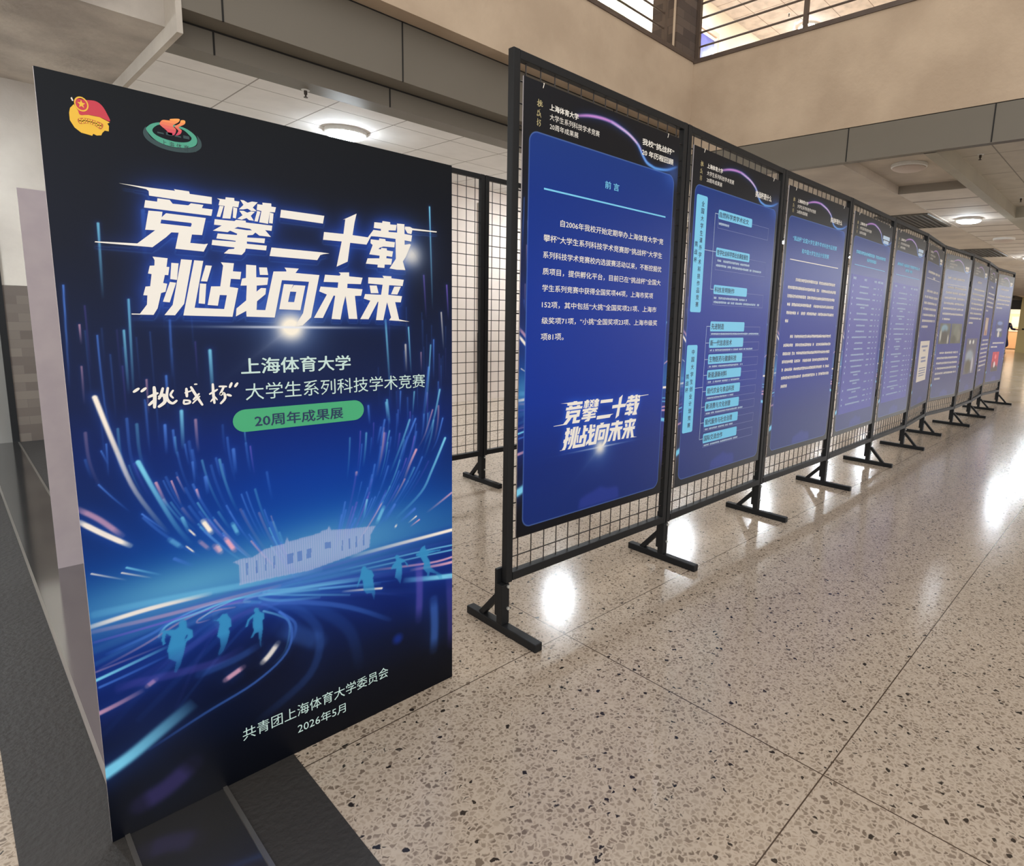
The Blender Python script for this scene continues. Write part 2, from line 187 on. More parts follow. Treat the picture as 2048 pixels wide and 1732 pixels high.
def streak(c, us, vs, pts, w, col, s, f):
    if len(pts) > 2: pts = curve(pts)
    pad = 3*w+4; xs = [p[0] for p in pts]; ys = [p[1] for p in pts]
    i0, i1 = np.searchsorted(us, [min(xs)-pad, max(xs)+pad]); j0, j1 = np.searchsorted(vs, [min(ys)-pad, max(ys)+pad])
    if i1 <= i0 or j1 <= j0: return
    U, V = np.meshgrid(us[i0:i1], vs[j0:j1])
    ln = [math.dist(pts[k], pts[k+1]) for k in range(len(pts)-1)]; tot = sum(ln) or 1; acc = 0
    D = np.full(U.shape, 1e9); T = np.zeros(U.shape)
    for k in range(len(pts)-1):
        (x0, y0), (x1, y1) = pts[k], pts[k+1]; l = ln[k] or 1e-6
        t = np.clip(((U-x0)*(x1-x0)+(V-y0)*(y1-y0))/(l*l), 0, 1)
        d = np.hypot(U-x0-t*(x1-x0), V-y0-t*(y1-y0)); b = d < D
        D = np.where(b, d, D); T = np.where(b, (acc+t*l)/tot, T); acc += l
    if f == 0: pr = (1-T)**0.9
    elif f == 1: pr = np.minimum(1, 3.2*np.minimum(T+.15, 1.08-T))
    elif f == 2: pr = (1-T)**0.6
    else: pr = np.sin(np.pi*np.clip(T*.9+.08, 0, 1))**0.6
    sub = c[j0:j1, i0:i1]
    sub = lerp(sub, (40,90,200), .22*s*pr*np.exp(-(D/(1.6*w))**2))
    c[j0:j1, i0:i1] = lerp(sub, col, s*pr*np.exp(-(D/(.55*w))**4))

def ramp(t, stops):
    xs = [s[0] for s in stops]
    return np.stack([np.interp(t, xs, [s[1][k] for s in stops]) for k in range(3)], -1)

def paint_scene(us, vs, title=True):
    """night-blue light-trail picture: streaks rain down and bend outwards over a running track"""
    U, V = np.meshgrid(us, vs)
    c = ramp(V, [(0,(7,9,16)), (110,(8,12,24)), (230,(8,20,52)), (330,(6,30,96)), (420,(10,40,122)), (500,(22,70,150)), (530,(30,96,170)),
                 (640,(8,70,165)), (760,(4,56,152)), (880,(8,40,122)), (980,(16,32,78)), (1150,(16,28,60)), (1300,(16,22,40)), (1608,(12,16,22))])
    side = np.clip(np.abs(U-470)/440, 0, 1)**2
    c = lerp(c, (20,30,66), .55*side*np.exp(-((V-800)/200)**2))
    c = lerp(c, (8,30,110), .5*np.clip((U-560)/325, 0, 1)*np.exp(-((V-370)/120)**2))
    c = lerp(c, (90,165,205), .85*np.exp(-((U-170)/190)**2-((V-545)/60)**2))
    c = lerp(c, (90,160,205), .75*np.exp(-((U-520)/260)**2-((V-560)/85)**2))
    c = lerp(c, (8,14,34), .85*np.exp(-((U-330)/170)**2-((V-290)/90)**2))
    rnd = random.Random(4)
    for k in range(150):                                  # faint rain of light, bending outwards near the horizon
        sgn = -1 if k % 2 else 1
        a = rnd.uniform(.25, 1.0); x = 470+sgn*a*rnd.uniform(330, 430); y0 = rnd.uniform(690, 1010)-170*(1-a); n = 6; ln = rnd.uniform(40, 150)
        pts = []
        for i in range(n):
            y = y0-ln*i/(n-1); q = max(0, (900-y)/360)
            pts.append((470+(x-470)*(1-.62*q*q) if sgn > 0 else 440+(x-470)*(1-.62*q*q), y))
        streak(c, us, vs, pts, rnd.uniform(3, 6), SCOL[rnd.choice([0,1,1,1,4,2])], rnd.uniform(.25, .6), 0)
    for k in range(40):                                   # vertical fine rain high up
        x = rnd.choice([rnd.uniform(10, 240), rnd.uniform(640, 880)]); y = rnd.uniform(950, 1200)
        streak(c, us, vs, [(x, y), (x, y-rnd.uniform(60, 150))], 3, SCOL[rnd.choice([1,1,4])], rnd.uniform(.12, .3), 0)
    hz = (V < 508)
    for k in range(20):                                   # streaming lines on the track
        y = rnd.uniform(300, 500); a = (505-y)/205
        x0, x1 = rnd.uniform(-60, 300), rnd.uniform(560, 950)
        cx_ = rnd.uniform(200, 420)
        pts = [(x0-120*a, y-70*a), (cx_-40, y+(505-y)*.55), (cx_+120, y+(505-y)*.62), (x1, y+12)]
        streak(c, us, vs, pts, rnd.uniform(6, 18), SCOL[rnd.choice([0,1,1,4])], rnd.uniform(.06, .17), 3)
    for pts, w, ci, s, f in ART['ST']: streak(c, us, vs, pts, w, SCOL[ci], s, f)
    c = lerp(c, (20,50,150), .7*np.clip(1.4-np.hypot(U-693, V-212)/16, 0, 1))
    # pavilion on the horizon
    b = fill_mask([[ART['BLD']]], us, vs).astype(float); b = .5*b+.5*blur(b, 1); stripe = .78+.16*np.sin(U*1.1)
    c = lerp(c, (176,182,222), b*.86*stripe)
    c = lerp(c, (84,122,192), fill_mask([[w] for w in ART['WIN']], us, vs)*.75)
    for r in ART['RUN']:
        ys = [p[1] for p in r]; t = np.clip((V-min(ys))/(max(ys)-min(ys)), 0, 1)
        c = lerp(c, (54,142,198), (blur(fill_mask([[r]], us, vs), 1)*.5+fill_mask([[r]], us, vs)*.5)*np.clip(.35+1.2*t, 0, .97))
    if title:
        mk = fill_mask(ART['T'], us, vs)
        g1, g2 = blur(mk, 7), blur(mk, 18)
        c = lerp(c, (24,56,140), 1.7*g2); c = lerp(c, (48,88,200), .85*g1)
        sh = np.roll(mk, -7, 0); edge = blur(sh, 1)-sh*.9
        c = lerp(c, (90,150,225), .5*np.clip(edge, 0, 1)*(~mk)); c = lerp(c, (22,50,130), .45*blur(sh, 1)*(~mk))
        flare(c, us, vs, 425, 1142, 1.0); flare(c, us, vs, 752, 1345, .55, False)
    return c
def flare(c, us, vs, u, v, s, line=True):
    U, V = np.meshgrid(us-u, vs-v); r = np.hypot(U, V)
    c[:] = lerp(c, (120,150,205), s*.8*np.exp(-(r/62)**1.6))
    q = (U*.78+V*.62); p = (-U*.62+V*.78)
    c[:] = lerp(c, (170,180,205), s*.75*np.exp(-np.abs(p)/13)*np.exp(-np.abs(q)/58)*(q < 10))
    c[:] = lerp(c, (250,243,228), s*1.3*np.exp(-(r/30)**2.2))
    if line: c[:] = lerp(c, (225,232,245), s*.95*np.exp(-(V/3)**2)*np.exp(-(U/140)**2))

def card_ramp(V):
    return ramp(V, [(0,(16,42,112)), (250,(12,42,122)), (500,(3,48,152)), (900,(4,50,152)), (1250,(14,50,136)), (1443,(20,54,130))])
def paint_panel(us, vs):
    """the shared panel layout: dark head, blue card, light trails left and right of the card"""
    U, V = np.meshgrid(us, vs)
    c = paint_scene(us*1.0, vs*1.0, False)
    c = lerp(c, (17,20,27), np.clip((V-1120)/260, 0, 1))
    cx0, cx1, cy0, cy1, rr = 28, 860, 32, 1443, 38
    dx = np.maximum(np.maximum(cx0+rr-U, U-cx1+rr), 0); dy = np.maximum(np.maximum(cy0+rr-V, V-cy1+rr), 0)
    d = np.hypot(dx, dy)-rr
    card = card_ramp(V)
    k = np.clip(.5-d/2.5, 0, 1)[..., None]
    c = c*(1-k)+card*k
    c = lerp(c, (120,150,215), .65*np.exp(-((d+1)/1.8)**2))
    # ribbon of light across the head
    for w, s in ((12, .9), (5, 1.0)):
        streak(c, us, vs, [(250,1541),(310,1556),(367,1564),(420,1566),(470,1562),(536,1547)], w, (205,140,215), s, 3)
        streak(c, us, vs, [(440,1565),(536,1547),(605,1517),(637,1483),(664,1462),(690,1455)], w, (222,190,235), s, 3)
        streak(c, us, vs, [(600,1519),(637,1483),(664,1462),(700,1453),(735,1450),(806,1459),(875,1484)], w, (95,160,235), s, 3)
    c = lerp(c, (70,110,205), .5*np.exp(-((U-850)/60)**2-((V-1450)/55)**2))
    # faint pavilion mark low on the card
    mk = fill_mask([[[(327,40),(334,80),(373,92),(420,101),(455,112),(500,96),(560,92),(574,80),(578,40)]]], us, vs)
    return lerp(c, (52,66,165), .5*blur(mk, 2))

SLOG = ((755-175)/(834-64), (861-655)/(1434-1150))
def slogan_rings():
    return [[[(175+(q[0]-64)*SLOG[0], 290+(q[1]-1150)*SLOG[1]) for q in r] for r in g] for g in ART['T']]
def paint_first_panel(us, vs):
    c = paint_panel(us, vs); mk = fill_mask(slogan_rings(), us, vs)
    c = lerp(c, (56,104,222), 1.1*blur(mk, 5)); flare(c, us, vs, 175+361*SLOG[0], 290-8*SLOG[1], .7); return c
def board_mesh(name, painter, w, h, step, thick, mats, two_sided=False):
    nu, nv = int(round(w/step))+1, int(round(h/step))+1
    us, vs = np.linspace(0, w, nu), np.linspace(0, h, nv)
    c = np.clip(painter(us, vs), 0, 255)/255.0
    lin = np.where(c <= .04045, c/12.92, ((c+.055)/1.055)**2.4)
    rgba = np.ones((nv*nu+8, 4), np.float32); rgba[:nv*nu, :3] = lin.reshape(-1, 3)
    U, V = np.meshgrid(us, vs); co = np.zeros((nv*nu+8, 3)); co[:nv*nu, 0] = U.ravel()/1000; co[:nv*nu, 2] = V.ravel()/1000
    W_, H_, t = w/1000, h/1000, thick
    co[nv*nu:] = [(0,1e-5,0),(W_,1e-5,0),(W_,1e-5,H_),(0,1e-5,H_),(0,t,0),(W_,t,0),(W_,t,H_),(0,t,H_)]
    i = np.arange(nu-1)[None, :]+np.arange(nv-1)[:, None]*nu
    q = np.stack([i, i+1, i+1+nu, i+nu], -1).reshape(-1, 4)
    n = nv*nu; ex = np.array([(n+5,n+4,n+7,n+6),(n,n+3,n+7,n+4),(n+1,n+5,n+6,n+2),(n,n+4,n+5,n+1),(n+3,n+2,n+6,n+7)])
    F = np.concatenate([q, ex]); me = bpy.data.meshes.new(name)
    me.vertices.add(len(co)); me.vertices.foreach_set('co', co.astype(np.float32).ravel())
    me.loops.add(F.size); me.loops.foreach_set('vertex_index', F.ravel().astype(np.int32))
    me.polygons.add(len(F)); me.polygons.foreach_set('loop_start', np.arange(0, F.size, 4, dtype=np.int32))
    me.update(calc_edges=True)
    a = me.color_attributes.new('print', 'FLOAT_COLOR', 'POINT'); a.data.foreach_set('color', rgba.ravel())
    for M in mats: me.materials.append(M)
    mi = np.zeros(len(F), np.int32); mi[len(q):] = 1; mi[len(q)] = 2 if len(mats) > 2 else 1
    me.polygons.foreach_set('material_index', mi); me.validate(); me.update()
    return me
def link(name, me, parent, loc=(0,0,0)):
    o = bpy.data.objects.new(name, me); COL.objects.link(o); o.parent = parent; o.location = loc; return o

# lettering -------------------------------------------------------
def text_geo(body, bold=0.0, shear=0.0):
    c = bpy.data.curves.new('lettering', 'FONT'); c.body = body; c.resolution_u = 2; c.offset = bold; c.shear = shear
    o = bpy.data.objects.new('lettering', c); COL.objects.link(o)
    dg = bpy.context.evaluated_depsgraph_get(); me = bpy.data.meshes.new_from_object(o.evaluated_get(dg))
    vs = [(v.co.x, v.co.y) for v in me.vertices]; fs = [tuple(p.vertices) for p in me.polygons]
    bpy.data.objects.remove(o); bpy.data.curves.remove(c); bpy.data.meshes.remove(me)
    return vs, fs
def text(mb, body, u0, v0, u1, v1, y, bold=0.0, shear=0.0, mi=0):
    """lettering fitted to the box u0..u1, v0..v1 (mm) of a board; facing -y; bold = stroke gain in character heights"""
    vs, fs = text_geo(body, 0.0, shear)
    x0, x1 = min(v[0] for v in vs), max(v[0] for v in vs); z0, z1 = min(v[1] for v in vs), max(v[1] for v in vs)
    kx, kz = (u1-u0)/(x1-x0)/1000, (v1-v0)/(z1-z0)/1000
    s = bold*(v1-v0)/1000
    for k, (dx, dz) in enumerate(((0,0),) if not bold else ((-s,0),(s,0),(0,-s*.6),(0,s*.6))):
        mb.add([((v[0]-x0)*kx+u0/1000+dx, y-k*4e-5, (v[1]-z0)*kz+v0/1000+dz) for v in vs], fs, mi)
def rect(mb, u0, v0, u1, v1, y, r=0, mi=0):
    if r <= 0: pts = [(u0,v0),(u1,v0),(u1,v1),(u0,v1)]
    else:
        pts = []
        for cx_, cy_, a in ((u1-r,v0+r,-90),(u1-r,v1-r,0),(u0+r,v1-r,90),(u0+r,v0+r,180)):
            for k in range(7): pts.append((cx_+r*math.cos(math.radians(a+15*k)), cy_+r*math.sin(math.radians(a+15*k))))
    n = len(pts); mb.add([(p[0]/1000, y, p[1]/1000) for p in pts], [tuple(range(n))], mi)
def stroke(mb, pts, w, y, mi=0):
    """round-ended brush stroke: one outline around a smoothed centre line"""
    P = [pts[0]]
    for k in range(len(pts)-1):
        p0 = pts[max(k-1, 0)]; p1, p2 = pts[k], pts[k+1]; p3 = pts[min(k+2, len(pts)-1)]
        for t in (.25, .5, .75, 1):
            P.append(tuple(.5*(2*p1[i]+(p2[i]-p0[i])*t+(2*p0[i]-5*p1[i]+4*p2[i]-p3[i])*t*t+(3*p1[i]-p0[i]-3*p2[i]+p3[i])*t**3) for i in (0, 1)))
    n = len(P); Lf, Rt = [], []
    for k in range(n):
        a_, b_ = P[max(k-1, 0)], P[min(k+1, n-1)]; l = math.dist(a_, b_) or 1
        ww = w*(.36+.20*math.sin(math.pi*(.15+.7*k/(n-1))))
        nx, nz = -(b_[1]-a_[1])/l*ww, (b_[0]-a_[0])/l*ww
        Lf.append((P[k][0]+nx, P[k][1]+nz)); Rt.append((P[k][0]-nx, P[k][1]-nz))
    q = Lf+Rt; y = y-stroke.k*3e-5; stroke.k = (stroke.k+1) % 30
    mb.add([(p[0]/1000, y, p[1]/1000) for p in q], [(k, k+1, n+k+1, n+k) for k in range(n-1)], mi)
    for c in (P[0], P[-1]):
        stroke.k = (stroke.k+1) % 30; y -= 1.5e-5
        mb.add([((c[0]+w*.44*math.cos(t*math.pi/6))/1000, y, (c[1]+w*.44*math.sin(t*math.pi/6))/1000) for t in range(12)], [tuple(range(12))], mi)
stroke.k = 0
def smooth_ring(r, k=5):
    out, n = [], len(r)
    for i in range(n):
        p0, p1, p2, p3 = r[i-1], r[i], r[(i+1) % n], r[(i+2) % n]
        for j in range(k):
            t = j/k; out.append(tuple(.5*(2*p1[c]+(p2[c]-p0[c])*t+(2*p0[c]-5*p1[c]+4*p2[c]-p3[c])*t*t+(3*p1[c]-p0[c]-3*p2[c]+p3[c])*t**3) for c in (0, 1)))
    return out
def blurred_line(mb, rnd, u0, v0, u1, v1, y, mi=0, gap=.12):
    """a line of print too small to read in the photograph: one soft row of character-sized marks"""
    h = v1-v0; u = u0
    while u < u1-.4*h:
        w = h*.92
        if rnd.random() < gap: u += w*.8; continue
        for k in range(3): rect(mb, u+w*(.04+.32*k), v0+h*rnd.uniform(0,.16), u+w*(.04+.32*k)+w*rnd.uniform(.16,.24), v1-h*rnd.uniform(0,.16), y, 0, mi)
        for k in range(2):
            if rnd.random() < .8: z = v0+h*rnd.uniform(.15,.8); rect(mb, u, z, u+w*.9, z+h*.14, y-4e-5*(k+1), 0, mi)
        u += w*1.06
# ------------------------------------------------------------------ materials
def print_mat(name, rough, spec):
    M = bpy.data.materials.new(name); M.use_nodes = True; nt = M.node_tree; p = nt.nodes['Principled BSDF']
    a = nt.nodes.new('ShaderNodeAttribute'); a.attribute_name = 'print'
    nt.links.new(a.outputs['Color'], p.inputs['Base Color']); p.inputs['Roughness'].default_value = rough; p.inputs['Specular IOR Level'].default_value = spec
    return M
m_print = print_mat('printed_board_face', .36, .14)
m_panel = print_mat('laminated_panel_face', .32, .22)
m_foam = mat('foam_board_edge', rgb(205,196,198), .7)
m_lilac = mat('foam_board_back', rgb(176,166,170), .75, noise=(9, rgb(168,158,164), 3))
m_white = mat('white_print', rgb(240,236,228), .45)
m_ice = mat('ice_blue_print', rgb(118,205,245), .45)
m_pale = mat('pale_blue_print', rgb(190,215,240), .45)
m_dim = mat('grey_blue_print', rgb(120,135,190), .45)
m_mint = mat('mint_print', rgb(198,226,222), .45)
m_pill = mat('green_pill_print', rgb(62,168,118), .45)
m_navy = mat('navy_print', rgb(10,44,84), .45)
m_gold = mat('gold_print', rgb(176,164,120), .45)
m_sheet = mat('white_sheet', rgb(232,224,212), .6)
m_black = mat('black_powder_coat', rgb(18,19,21), .55, spec=.3, bump=(400, .05))
m_wire = mat('black_wire', rgb(40,34,33), .5)
m_bolt = mat('zinc_bolt', rgb(205,205,200), .3, metal=.6)
m_plaster = mat('beige_plaster', rgb(190,170,147), .85, noise=(1.6, rgb(172,152,130), 8), bump=(28, .25))
m_grey_pl = mat('grey_plaster', rgb(200,193,182), .85, noise=(2.2, rgb(178,170,160), 8), bump=(24, .3))
m_rough = mat('worn_plaster', rgb(198,190,180), .85, noise=(2.6, rgb(164,156,148), 9), bump=(18, .35))
m_fascia = mat('olive_grey_metal_panel', rgb(114,108,98), .5, spec=.25, noise=(.8, rgb(109,103,93), 3))
m_joint_shadow = mat('dark_joint_and_shadow_line', rgb(24,22,20), .8)
m_conc = mat('grey_concrete', rgb(198,188,174), .8, noise=(2.5, rgb(178,168,156), 8), bump=(30, .15))
m_beam = mat('grey_green_beam', rgb(168,163,148), .7, noise=(2, rgb(156,151,138), 6))
m_cap = mat('brown_steel_cap', rgb(88,74,64), .5, noise=(6, rgb(78,64,56), 4))
m_rail = mat('brown_steel_rail', rgb(84,70,60), .45)
m_shade = mat('lamp_shade_off', rgb(190,176,166), .5)
m_ring = mat('lamp_rim', rgb(225,225,222), .35)
m_lit = mat('lamp_diffuser_lit', rgb(255,255,255), .5, emit=((.84,.93,1,1), 190))
m_chrome = mat('chrome', rgb(190,190,188), .2, metal=1)
m_dark = mat('dark_void', rgb(58,56,52), .8)
m_granite = None

def tile_mat(name, col, line, px, py, ox, oy, w, noise_amt=.12):
    """ceiling tiles: joints drawn from the real tile pitch (object space = metres in the room)"""
    M = mat(name, col, .8); nt = M.node_tree; p = nt.nodes['Principled BSDF']
    tc = nt.nodes.new('ShaderNodeTexCoord'); sx = nt.nodes.new('ShaderNodeSeparateXYZ'); nt.links.new(tc.outputs['Object'], sx.inputs[0])
    def ln(out, o, pitch):
        a = nt.nodes.new('ShaderNodeMath'); a.operation = 'SUBTRACT'; nt.links.new(out, a.inputs[0]); a.inputs[1].default_value = o
        b = nt.nodes.new('ShaderNodeMath'); b.operation = 'PINGPONG'; nt.links.new(a.outputs[0], b.inputs[0]); b.inputs[1].default_value = pitch/2
        c = nt.nodes.new('ShaderNodeMath'); c.operation = 'LESS_THAN'; nt.links.new(b.outputs[0], c.inputs[0]); c.inputs[1].default_value = w
        return c
    a, b = ln(sx.outputs[0], ox, px), ln(sx.outputs[1], oy, py)
    mx = nt.nodes.new('ShaderNodeMath'); mx.operation = 'MAXIMUM'; nt.links.new(a.outputs[0], mx.inputs[0]); nt.links.new(b.outputs[0], mx.inputs[1])
    n = nt.nodes.new('ShaderNodeTexNoise'); n.inputs['Scale'].default_value = 6; n.inputs['Detail'].default_value = 6; nt.links.new(tc.outputs['Object'], n.inputs['Vector'])
    r = nt.nodes.new('ShaderNodeValToRGB'); r.color_ramp.elements[0].color = tuple(c*(1-noise_amt*2) for c in col[:3])+(1,); r.color_ramp.elements[1].color = col
    r.color_ramp.elements[0].position = .3; r.color_ramp.elements[1].position = .6
    nt.links.new(n.outputs['Fac'], r.inputs['Fac'])
    k = nt.nodes.new('ShaderNodeMix'); k.data_type = 'RGBA'; nt.links.new(mx.outputs[0], k.inputs['Factor']); nt.links.new(r.outputs['Color'], k.inputs[6]); k.inputs[7].default_value = line
    nt.links.new(k.outputs[2], p.inputs['Base Color'])
    return M
m_tile = tile_mat('white_ceiling_tile', rgb(232,230,227), rgb(150,145,140), .55, .55, 1.642, 4.91, .005, .03)
m_tile2 = tile_mat('grey_ceiling_strip', rgb(206,198,188), rgb(140,132,122), .6, 9, 7.7, 1.2, .03, .05)
m_tile3 = tile_mat('grey_ceiling_tile', rgb(198,192,178), rgb(140,134,124), .9, .9, 6.0, .4, .006, .05)
m_tile_up = tile_mat('upper_ceiling_tile', rgb(222,206,196), rgb(140,120,108), .6, .6, 10.19, 6.28, .006)

def terrazzo():
    M = bpy.data.materials.new('terrazzo'); M.use_nodes = True; nt = M.node_tree; p = nt.nodes['Principled BSDF']; N = nt.nodes.new; K = nt.links.new
    tc = N('ShaderNodeTexCoord')
    wob = N('ShaderNodeTexNoise'); wob.inputs['Scale'].default_value = 60; K(tc.outputs['Object'], wob.inputs['Vector'])
    vm = N('ShaderNodeVectorMath'); vm.operation = 'MULTIPLY_ADD'; K(wob.outputs['Color'], vm.inputs[0]); vm.inputs[1].default_value = (.022,.022,0); K(tc.outputs['Object'], vm.inputs[2])
    fl = N('ShaderNodeVectorMath'); fl.operation = 'MULTIPLY'; K(vm.outputs[0], fl.inputs[0]); fl.inputs[1].default_value = (1,1,0)
    def vor(scale, feat):
        v = N('ShaderNodeTexVoronoi'); v.feature = feat; v.inputs['Scale'].default_value = scale; K(fl.outputs[0], v.inputs['Vector']); return v
    v1, e1 = vor(74, 'F1'), vor(74, 'DISTANCE_TO_EDGE')
    sp = N('ShaderNodeSeparateColor'); K(v1.outputs['Color'], sp.inputs[0])
    chips = N('ShaderNodeValToRGB'); cr = chips.color_ramp; cr.interpolation = 'CONSTANT'
    for k, (pos, col) in enumerate([(0, rgb(152,137,121)), (.2, rgb(142,127,111)), (.45, rgb(163,148,131)), (.62, rgb(130,115,101)), (.82, rgb(112,98,85)), (.965, rgb(42,37,33))]):
        e = cr.elements[k] if k < 2 else cr.elements.new(pos)
        e.position = pos; e.color = col
    K(sp.outputs[0], chips.inputs['Fac'])
    edge = N('ShaderNodeMapRange'); edge.inputs['From Min'].default_value = .05; edge.inputs['From Max'].default_value = .22; K(e1.outputs['Distance'], edge.inputs['Value'])
    # smaller chips only where the second random channel says so
    mx = N('ShaderNodeMix'); mx.data_type = 'RGBA'; K(edge.outputs[0], mx.inputs['Factor']); mx.inputs[6].default_value = rgb(180,165,148); K(chips.outputs['Color'], mx.inputs[7])
    v2, e2 = vor(31, 'F1'), vor(31, 'DISTANCE_TO_EDGE'); s2 = N('ShaderNodeSeparateColor'); K(v2.outputs['Color'], s2.inputs[0])
    g = N('ShaderNodeMath'); g.operation = 'GREATER_THAN'; K(s2.outputs[1], g.inputs[0]); g.inputs[1].default_value = .88
    d2 = N('ShaderNodeMath'); d2.operation = 'LESS_THAN'; K(v2.outputs['Distance'], d2.inputs[0]); d2.inputs[1].default_value = .2
    gg = N('ShaderNodeMath'); gg.operation = 'MULTIPLY'; K(g.outputs[0], gg.inputs[0]); K(d2.outputs[0], gg.inputs[1])
    mb = N('ShaderNodeMix'); mb.data_type = 'RGBA'; K(gg.outputs[0], mb.inputs['Factor']); K(mx.outputs[2], mb.inputs[6]); mb.inputs[7].default_value = rgb(44,38,34)
    big = N('ShaderNodeTexNoise'); big.inputs['Scale'].default_value = 1.3; big.inputs['Detail'].default_value = 5; K(tc.outputs['Object'], big.inputs['Vector'])
    br = N('ShaderNodeMapRange'); br.inputs['To Min'].default_value = .86; br.inputs['To Max'].default_value = 1.1; K(big.outputs['Fac'], br.inputs['Value'])
    vv = N('ShaderNodeVectorMath'); vv.operation = 'SCALE'; K(mb.outputs[2], vv.inputs[0]); K(br.outputs[0], vv.inputs['Scale'])
    sx = N('ShaderNodeSeparateXYZ'); K(tc.outputs['Object'], sx.inputs[0])
    def line(out, o, pitch, w):
        a = N('ShaderNodeMath'); a.operation = 'SUBTRACT'; K(out, a.inputs[0]); a.inputs[1].default_value = o
        b = N('ShaderNodeMath'); b.operation = 'PINGPONG'; K(a.outputs[0], b.inputs[0]); b.inputs[1].default_value = pitch/2
        c = N('ShaderNodeMath'); c.operation = 'LESS_THAN'; K(b.outputs[0], c.inputs[0]); c.inputs[1].default_value = w; return c
    l1, l2 = line(sx.outputs[1], .497, .995, .0018), line(sx.outputs[0], 1.505, 4.0, .0018)
    l = N('ShaderNodeMath'); l.operation = 'MAXIMUM'; K(l1.outputs[0], l.inputs[0]); K(l2.outputs[0], l.inputs[1])
    fin = N('ShaderNodeMix'); fin.data_type = 'RGBA'; K(l.outputs[0], fin.inputs['Factor']); K(vv.outputs[0], fin.inputs[6]); fin.inputs[7].default_value = rgb(66,52,42)
    K(fin.outputs[2], p.inputs['Base Color'])
    rr = N('ShaderNodeMapRange'); rr.inputs['To Min'].default_value = .09; rr.inputs['To Max'].default_value = .24; K(big.outputs['Fac'], rr.inputs['Value']); K(rr.outputs[0], p.inputs['Roughness'])
    p.inputs['Specular IOR Level'].default_value = .5
    return M
m_floor = terrazzo()
m_granite = mat('rough_dark_granite', rgb(50,48,46), .55, spec=.3, noise=(70, rgb(50,47,45), 6), bump=(55, .35))
m_gloss = mat('black_glossy_tile', rgb(34,33,32), .10, spec=.5, noise=(5, rgb(44,42,40), 4))
m_gloss.node_tree.nodes['Principled BSDF'].inputs['IOR'].default_value = 5.0
m_trim = mat('metal_floor_trim', rgb(180,175,168), .28, metal=.9)

def brick_mat(name, c1, c2, mortar, sc):
    M = mat(name, c1, .8); nt = M.node_tree; p = nt.nodes['Principled BSDF']
    tc = nt.nodes.new('ShaderNodeTexCoord'); sx = nt.nodes.new('ShaderNodeSeparateXYZ'); cb = nt.nodes.new('ShaderNodeCombineXYZ')
    ad = nt.nodes.new('ShaderNodeMath'); nt.links.new(tc.outputs['Object'], sx.inputs[0]); nt.links.new(sx.outputs[0], ad.inputs[0]); nt.links.new(sx.outputs[1], ad.inputs[1])
    nt.links.new(ad.outputs[0], cb.inputs[0]); nt.links.new(sx.outputs[2], cb.inputs[1])
    b = nt.nodes.new('ShaderNodeTexBrick'); b.inputs['Color1'].default_value = c1; b.inputs['Color2'].default_value = c2; b.inputs['Mortar'].default_value = mortar
    b.inputs['Scale'].default_value = sc; b.inputs['Mortar Size'].default_value = .006; b.inputs['Brick Width'].default_value = .9; b.inputs['Row Height'].default_value = .3
    nt.links.new(cb.outputs[0], b.inputs['Vector']); nt.links.new(b.outputs['Color'], p.inputs['Base Color']); return M
m_brick = brick_mat('grey_brown_brick', rgb(112,103,95), rgb(90,81,75), rgb(94,86,80), 4.4)
m_brick_d = brick_mat('dark_brick', rgb(96,82,72), rgb(72,60,54), rgb(58,50,44), 3.6)
m_cream = mat('cream_wall_paint', rgb(238,222,196), .8, noise=(2, rgb(232,214,186), 4))
m_backwall = mat('beige_wall_paint', rgb(214,200,188), .75, noise=(1.5, rgb(204,190,178), 5))

# ------------------------------------------------------------------ setting
def sbox(name, mt, *b, **k): return struct(MB().box(*b).build(name, mt, **k))
fl = MB().box(-7, .021, -9, 9, -.15, 0).box(.552, 45, -9, 9, -.15, 0).build('floor', m_floor); struct(fl, 'speckled beige terrazzo floor')
struct(MB().box(.021, .189, -9, 6.7, -.15, .001).box(.393, .552, -9, 6.7, -.15, .001).build('trim_1', m_granite), 'rough dark granite bands either side of the black floor strip')
sbox('trim_2', m_gloss, .198, .384, -9, 6.7, -.15, 0)
struct(MB().box(.189, .198, -9, 6.7, -.15, .004).box(.384, .393, -9, 6.7, -.15, .004).build('trim_3', m_trim))
# back wall: brick below, plaster above, paler paint further along
sbox('wall_back', m_grey_pl, .395, 3.6, 6.60, 6.9, 1.235, 2.9)
sbox('wall_back', m_brick, .395, 3.6, 6.59, 6.9, 0, 1.235)
sbox('wall_back', m_backwall, 3.6, 34, 6.45, 6.9, 0, 2.9)
sbox('wall_left', m_grey_pl, -7, -.6, 6.6, 6.9, 0, 2.9)
sbox('wall_left', m_grey_pl, -.6, .395, 6.6, 6.9, 2.15, 2.9)
struct(MB().box(.355, .395, 6.58, 6.66, 0, 2.15).box(-.6, -.545, 6.58, 6.66, 0, 2.15).box(-.545, .355, 6.58, 6.66, 2.1, 2.15).build('door_1', m_black), 'dark framed door left of the brick wainscot')
d1 = bpy.data.objects['door_1']
MB().box(-.545, .355, 6.61, 6.63, .0, 2.1).build('door_leaf', mat('grey_door_leaf', rgb(126,124,120), .3), d1)
# dropped plaster slab over the entrance, closed on its right by a plaster downstand
struct(MB().box(-7, 1.085, 4.53, 6.7, 2.76, 3.7).build('ceiling', m_rough), 'worn plaster soffit above the entrance')
struct(MB().box(1.085, 1.115, 4.30, 6.7, 2.675, 3.7).build('trim_4', m_grey_pl), 'plaster downstand at the end of the entrance soffit')
